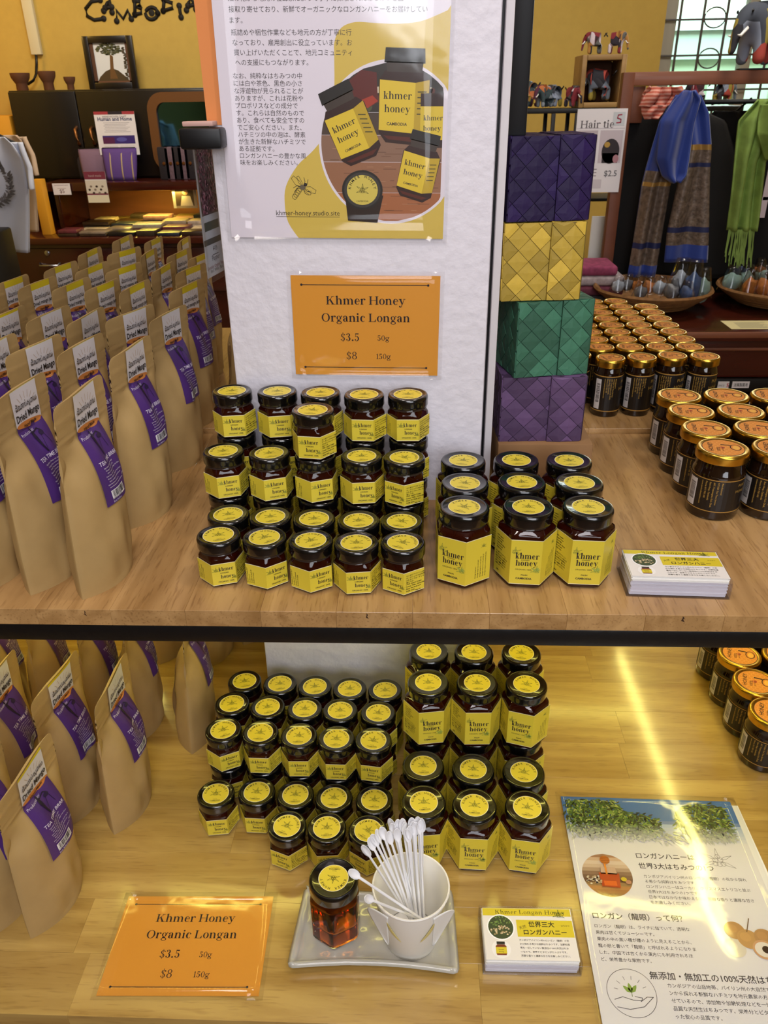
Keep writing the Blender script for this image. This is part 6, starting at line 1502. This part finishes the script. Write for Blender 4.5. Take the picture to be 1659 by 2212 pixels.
ck.bands_direction = 'Z'; cr_ = nt.nodes.new('ShaderNodeValToRGB'); cr_.color_ramp.elements[0].color = lin('b4503c'); cr_.color_ramp.elements[1].color = lin('d8a090')
nt.links.new(tc.outputs['Object'], ck.inputs['Vector']); nt.links.new(ck.outputs['Color'], cr_.inputs[0]); nt.links.new(cr_.outputs[0], b_.inputs['Base Color']); b_.inputs['Roughness'].default_value = .8
# black garments
def garment(rows, Y, lab, grp='black shirts on the rack'):
    t = empty('black_shirt', (0, 0, 0), 0, lab, 'shirt', grp)
    drape('front', rows, Y, [(0, 1, 'shirtb')], 2, .03, .4, .004, None, t)
    zb_r = zb2-.055; hq = at((rows[0][1]+rows[0][2])/2, rows[0][3]-2, Y+.03)
    obj('hanger', tube('hanger', [(hq.x-.14, Y+.03, hq.z-.05), (hq.x, Y+.03, hq.z), (hq.x, YR, zb_r+.009)], .004, 'dark', 6), t)
    drape('back', rows, Y+.06, [(0, 1, 'shirtb')], 2, .02, 2.4, .004, None, t)
    return t
garment([(0, 1395, 1500, 232), (.12, 1345, 1570, 262), (.3, 1330, 1588, 330), (1, 1302, 1595, 600)], 3.24, 'black shirt behind the blue scarf, hanging on the rack')
garment([(0, 1370, 1420, 228), (.15, 1350, 1440, 250), (1, 1318, 1440, 560)], 3.40, 'black shirt at the left end of the rack behind the hair tie poster')
garment([(0, 1545, 1640, 240), (.15, 1530, 1700, 262), (1, 1500, 1720, 640)], 3.34, 'black shirt hanging behind the fringed green scarf')
gr = garment([(0, 1640, 1760, 250), (.2, 1625, 1780, 300), (1, 1590, 1800, 660)], 3.20, 'black shirt with pale print at the right edge')
p = Print(5e-4); 
for (x0, y0, x1, y1) in ((1650, 360, 1659, 470), (1646, 425, 1672, 432)): a, b = at(x0, y1, 3.16), at(x1, y0, 3.16); p.rect(a.x, a.z, b.x, b.z, 'c9bcc4', 1)
p.build('print', 'ink', gr, mp=lambda u, v, z: (u, 3.155-z, v))
bsf = empty('blue_scarf', (0, 0, 0), 0, 'blue silk scarf with bronze brocade ends knotted over a black shirt', 'scarf')
drape('left_end', [(0, 1462, 1502, 205), (.25, 1428, 1476, 262), (.42, 1398, 1465, 362), (.55, 1388, 1450, 400), (1, 1357, 1415, 598)], 3.12, [(0, .435, BLUE), (.435, .445, GOLDT), (.445, .53, BRONZE), (.53, .55, GOLDT), (.55, .565, NAVY), (.565, .84, BRONZE), (.84, .86, NAVY), (.86, .94, BRONZE), (.94, 1, BLUE)], 2, .022, .3, .004, None, bsf)
drape('right_end', [(0, 1480, 1512, 205), (.2, 1470, 1530, 245), (.35, 1482, 1536, 320), (.5, 1470, 1533, 370), (.8, 1440, 1530, 500), (1, 1434, 1526, 566)], 3.11, [(0, .34, BLUE), (.34, .35, GOLDT), (.35, .435, BRONZE), (.435, .45, GOLDT), (.45, .465, NAVY), (.465, .79, BRONZE), (.79, .81, NAVY), (.81, .89, BRONZE), (.89, 1, BLUE)], 1.5, .022, 1.9, .004, None, bsf)
drape('loop', [(0, 1482, 1500, 196), (.1, 1462, 1512, 215), (.35, 1430, 1500, 262), (.7, 1420, 1488, 345), (.9, 1432, 1480, 380), (1, 1452, 1466, 394)], 3.07, [(0, 1, BLUE)], 1.4, .026, 1.0, .008, None, bsf)
rs = empty('checked_scarf', (0, 0, 0), 0, 'salmon red checked scarf tied over the rack bar', 'scarf')
drape('knot', [(0, 1405, 1468, 188), (.5, 1392, 1478, 205), (1, 1383, 1462, 230)], 3.17, [(0, 1, CHK)], 3, .03, 0, .012, None, rs); drape('hanging_end', [(0, 1388, 1440, 228), (.6, 1388, 1432, 245), (1, 1394, 1420, 257)], 3.165, [(0, 1, CHK)], 1.5, .02, 1, .006, None, rs)
gs = empty('green_scarf', (0, 0, 0), 0, 'light green patterned scarf with long fringe at the right edge', 'scarf')
drape('cloth', [(0, 1640, 1690, 215), (.2, 1600, 1690, 262), (.5, 1590, 1650, 350), (1, 1573, 1632, 498)], 3.05, [(0, 1, GREEN)], 2.5, .03, .2, .006, None, gs)
drape('loop', [(0, 1648, 1700, 225), (.5, 1640, 1700, 290), (1, 1655, 1700, 345)], 3.0, [(0, 1, GREEN)], 1.5, .03, .8, .006, None, gs)
rf = random.Random(3); bm = bmesh.new(); FV, FF = [], []
for k in range(34):
    x = 1575+55*k/33; L = rf.uniform(50, 85); a, b = at(x, 496, 3.05), at(x-rf.uniform(2, 14), 496+L, 3.05); o_ = len(FV)
    for P_ in (a, (a+b)/2+Vector((rf.uniform(-.004, .004), 0, 0)), b):
        for d_ in ((-.0016, 0), (.0016, -.001), (0, .002)): FV.append((P_.x+d_[0], P_.y+d_[1], P_.z))
    for s_ in (0, 3):
        for q in range(3): FF.append((o_+s_+q, o_+s_+(q+1) % 3, o_+s_+3+(q+1) % 3, o_+s_+3+q))
fo = obj('fringe', mesh('fringe', FV, FF, GREEN), gs); fo['kind'] = 'stuff'
# hair-tie poster
def d5(p, w, h):
    p.serif('Hair tie', w*.08, h*.78, h*.085, '5a5458', 'l', 2, 12); p.rect(w*.72, h*.80, w*.96, h*.96, 'c9cfd4', 1); p.serif('3', w*.80, h*.84, h*.09, 'a8304a', 'l', 2, 10) if 0 else p.line([(w*.89, h*.93), (w*.82, h*.925), (w*.81, h*.89), (w*.88, h*.875), (w*.88, h*.84), (w*.80, h*.835)], w*.022, 'a8304a', 2)
    p.rect(w*.02, h*.77, w*.98, h*.775, 'b8b0bc', 1); p.rect(w*.05, h*.36, w*.45, h*.75, 'bdb2b8', 1); p.rect(w*.50, h*.36, w*.96, h*.75, 'c9bec6', 1)
    p.ell(w*.74, h*.50, w*.18, h*.15, '2a2026', 2); p.rect(w*.58, h*.36, w*.90, h*.48, '2a2026', 2); p.ell(w*.86, h*.41, w*.06, h*.05, 'b4808a', 3); p.ell(w*.66, h*.58, w*.06, h*.035, 'b8923c', 4, 10)
    p.text('$2.5', w*.66, h*.20, h*.10, '6a6a70', 'l', 2, .01)
    p.rect(w*.02, h*.05, w*.62, h*.16, 'd0c9d0', 1)
    for k in range(3): p.rect(w*.40, h*(.28-.04*k), w*.5, h*(.29-.04*k), '8a8088', 1)
ht = notice('hair_tie_poster', 1232, 234, 1357, 416, 3.2270, 'white Hair tie poster with a photo of dark hair hanging before the rack', d5, 'poster', .002)
wp = obj('white_board', box('white_board', at(1283, 500, 3.3).x, at(1318, 500, 3.3).x, 3.36, 3.37, .0, at(1290, 472, 3.3).z, 'paper', .002)); tag(wp, 'narrow white board leaning behind the rack post', 'board')
# --- red-brown table
YT0, YT1 = 2.62, 3.20
zT = at(1600, 716, YT0).z
tb = empty('display_table', (0, 0, 0), 0, 'glossy red-brown display table with moulded edge at the right, carrying baskets', 'table')
TX0, TX1 = .30, 2.3
obj('table_top', box('table_top', TX0, TX1, YT0, YT1, zT-.035, zT, 'redwood', .006), tb)
obj('edge_moulding', box('edge_moulding', TX0, TX1, YT0-.006, YT0+.004, zT-.022, zT-.002, 'rackwood', .003), tb)
zA = at(1600, 815, YT0+.03).z
obj('apron', box('apron', TX0+.02, TX1-.02, YT0+.03, YT0+.06, zA, zT-.036, 'redwood', .004), tb)
zM = at(1600, 754, YT0+.02).z
obj('bead', box('bead', TX0+.02, TX1-.02, YT0+.018, YT0+.030, zM-.006, zM+.004, 'rackwood', .003), tb)
for xx in (TX0+.03, 1.2, TX1-.09): obj('leg', box('leg', xx, xx+.06, YT0+.061, YT0+.12, 0, zT-.036, 'redwood', .004), tb)
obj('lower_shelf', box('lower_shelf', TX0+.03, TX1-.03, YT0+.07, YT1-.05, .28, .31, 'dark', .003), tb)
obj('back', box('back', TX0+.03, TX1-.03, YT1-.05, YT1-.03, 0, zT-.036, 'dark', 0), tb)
a, b = at(1535, 846, YT0+.02), at(1800, 818, YT0+.02)
rl2 = obj('tag_rail', box('tag_rail', TX0+.03, TX1-.03, YT0+.018, YT0+.029, a.z, zA-.001, 'black', .002)); tag(rl2, 'black rail holding price tags under the red-brown table', 'rail')
def d6(t): return lambda p, w, h: (p.text(t[0], w*.08, h*.3, h*.4, '4a4a4a', 'l', 1, 0, 0, w*.5 if len(t[0]) > 3 else None), p.text(t[1], w*.78, h*.2, h*.75, 'b8304a', 'l', 1, .02))
notice('shelf_price_tag', 1549, 824, 1576, 839, YT0+.0155, 'white shelf price tag with red 5 under the table, left one', d6(('BAG $', '5')), 'price tag', .0006)
notice('shelf_price_tag', 1580, 824, 1620, 838, YT0+.0155, 'white shelf tag with Japanese letters under the table, right one', lambda p, w, h: p.text('消臭製菓用', w*.1, h*.25, h*.6, '3a3a3a', 'l', 1, .01, 0, w*.8), 'price tag', .0006)
for k in range(5):
    a = at(1590+3*k, 856+9*k, YT0+.14); o = obj('white_roll', tube('white_roll', [(-.13, 0, 0), (-.125, 0, 0), (0, .0, .002), (.3, 0, 0), (.305, 0, 0)], .012, 'plastic', 12, [.006, .0125, .013, .0125, .006])); o.location = (a.x+.05, YT0+.09+.005*k, a.z); tag(o, 'white wrapped roll stacked under the table, %s from the top' % NTH[k], 'roll', 'white wrapped rolls under the table')
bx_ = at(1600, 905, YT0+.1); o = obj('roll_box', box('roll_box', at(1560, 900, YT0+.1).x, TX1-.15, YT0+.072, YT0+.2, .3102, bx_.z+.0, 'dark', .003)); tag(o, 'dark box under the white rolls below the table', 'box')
# baskets
def basket(cx, cy, r, h_, lab):
    t = empty('round_basket', (cx, cy, zT+.0005), 0, lab, 'basket', 'shallow woven baskets on the red-brown table')
    obj('bowl', lathe('bowl', [(r*.35, 0), (r*.42, .001), (r*.72, h_*.35), (r*.92, h_*.75), (r, h_), (r*.985, h_+.006), (r*.95, h_+.002), (r*.86, h_*.72), (r*.6, h_*.3), (0, .008)], 'wicker', 40), t)
    for k in range(5):
        q = .3+.17*k; rr_ = r*(.42+.56*q**.75); obj('woven_ring', lathe('woven_ring', [(rr_+.002, h_*q-.006), (rr_+.007, h_*q), (rr_+.002, h_*q+.006)], 'wicker', 40, False), t)
    return t
v = at(1400, 700, 2.86); v2 = at(1523, 655, 2.9); bh = .075
b1 = basket(at(1400, 690, 2.95).x, 2.95, at(1525, 655, 2.95).x-at(1400, 655, 2.95).x, bh, 'woven basket full of plastic-wrapped blue and white ornaments')
b2x = at(1672, 670, 2.98).x; b2 = basket(b2x, 2.98, b2x-at(1546, 660, 2.98).x, .07, 'woven basket of pale blue packets and orange beads at the right edge')
rb_ = random.Random(12); bc = b1.location
def sachet(x, y, z, s_, m, lab, grp, tall=False, rz=0):
    t = empty('wrapped_ornament', (x, y, z), rz, lab, 'ornament', grp)
    bm = bmesh.new(); bmesh.ops.create_icosphere(bm, subdivisions=2, radius=1)
    for v_ in bm.verts: v_.co = Vector((v_.co.x*s_*.8, v_.co.y*s_*.6, s_*(.9+v_.co.z*(1.3 if tall else .75))*(1+.12*math.sin(9*v_.co.x+5*v_.co.y))))
    obj('ornament', bm_mesh('ornament', bm, m), t)
    f = lambda u, v_: ((s_*1.05*(1-.55*v_)*math.cos(2*PI*u))*(1+.1*math.sin(10*u*PI)), s_*.85*(1-.55*v_)*math.sin(2*PI*u)*(1+.08*math.cos(14*u*PI)), s_*(.2+(2.9 if tall else 2.0)*v_))
    obj('clear_wrap', sheet('clear_wrap', f, 20, 6, 'wrap', .0006), t)
    return t
OM = [mat('ornament_blue', '3f5a8c', .5, var=.4, bscale=30), mat('ornament_pale', 'a9b4c4', .4, var=.3, bscale=40), mat('ornament_grey', '6a6c74', .4, var=.3, bscale=50), mat('ornament_orange', 'b06a2c', .6, var=.3, bscale=60), mat('ornament_teal', '8fb0ac', .5, var=.2, bscale=30)]
zbk = zT+bh*.62
for k, (px_, Y, s_, m, tall, l) in enumerate(((1462, 2.93, .045, 1, True, 'tallest blue-white ornament in a pointed clear bag'), (1490, 2.90, .045, 0, True, 'blue ornament in a clear bag, right of the tallest'), (1512, 2.90, .036, 4, True, 'pale ornament in a clear bag at the right rim'), (1445, 2.86, .036, 2, False, 'grey wrapped ornament in front of the tallest one'), (1478, 2.84, .034, 0, False, 'blue striped wrapped ornament at the front'),
                                            (1420, 2.93, .034, 1, False, 'white dish-like wrapped ornament in the middle'), (1395, 2.95, .032, 3, False, 'orange wrapped ornament in the basket'), (1372, 2.98, .03, 3, False, 'dark orange wrapped ornament left in the basket'), (1350, 3.0, .03, 2, False, 'grey wrapped ornament near the folded cloth'), (1330, 2.98, .03, 1, False, 'pale wrapped ornament at the left rim'), (1380, 2.88, .03, 2, False, 'grey wrapped ornament behind the gold lids'))):
    v = at(px_, 660, Y); sachet(v.x, Y, zbk-(.004 if tall else .0), s_, OM[m], l, 'wrapped ornaments in the basket', tall, rb_.uniform(-1, 1))
for k, (px_, Y, m, l) in enumerate(((1570, 3.02, 4, 'pale blue packet at the left of the right basket'), (1600, 3.06, 4, 'pale blue packet, second in the right basket'), (1632, 3.06, 4, 'pale blue packet, third in the right basket'), (1655, 3.04, 4, 'pale blue packet at the photo edge'), (1610, 2.93, 3, 'orange beaded packet in the right basket'), (1640, 2.91, 3, 'bright orange beaded packet in the right basket'), (1585, 3.14, 0, 'dark packet at the back of the right basket'), (1625, 3.16, 3, 'reddish packet at the back of the right basket'))):
    v = at(px_, 668, Y); sachet(v.x, Y, zT+.040, .044, OM[m], l, 'packets in the right basket', False, k)
cdp = obj('table_card', box('table_card', -.085, .085, -.055, .055, 0, .001, 'cream', 0)); v = at(1603, 708, 2.72); cdp.location = (v.x+.02, 2.70, zT+.0005); tag(cdp, 'cream card with faint print lying on the red-brown table', 'card')
p = Print(2e-4)
for k in range(7): p.rect(-.05, -.04+.011*k, .055-.01*(k % 3), -.036+.011*k, '9a927a', 0)
p.build('print', 'ink', cdp, loc=(0, 0, .0012))
# folded cloths behind the woven boxes
CL = [('4a464c', 'grey'), ('6a3444', 'wine red'), ('a89ca0', 'pale checked'), ('8a3c5c', 'magenta striped, top of the stack')]
v0, v1 = at(1200, 640, 3.1), at(1333, 640, 3.1)
for k, (c, l) in enumerate(CL):
    z = at(1300, 648, 3.1).z; w_ = v1.x-v0.x-(.03 if k == 3 else 0)
    if k == 0: zz_ = zT+.0005; hh_ = max(.03, at(1300, 632, 3.1).z-zT); stz = zz_+hh_
    else: zz_ = stz+.0005; hh_ = .036; stz = zz_+hh_
    o = obj('folded_cloth', box('folded_cloth', -w_/2, w_/2, -.09, .09, 0, hh_, mat('woven_cloth', c, .9, bump=.4, bscale=50, var=.3), .012, 4)); o.location = ((v0.x+v1.x)/2-(.015 if k == 3 else 0), 3.1, zz_); tag(o, 'folded %s cloth in the pile behind the woven boxes' % l, 'cloth', 'folded cloths on the table')
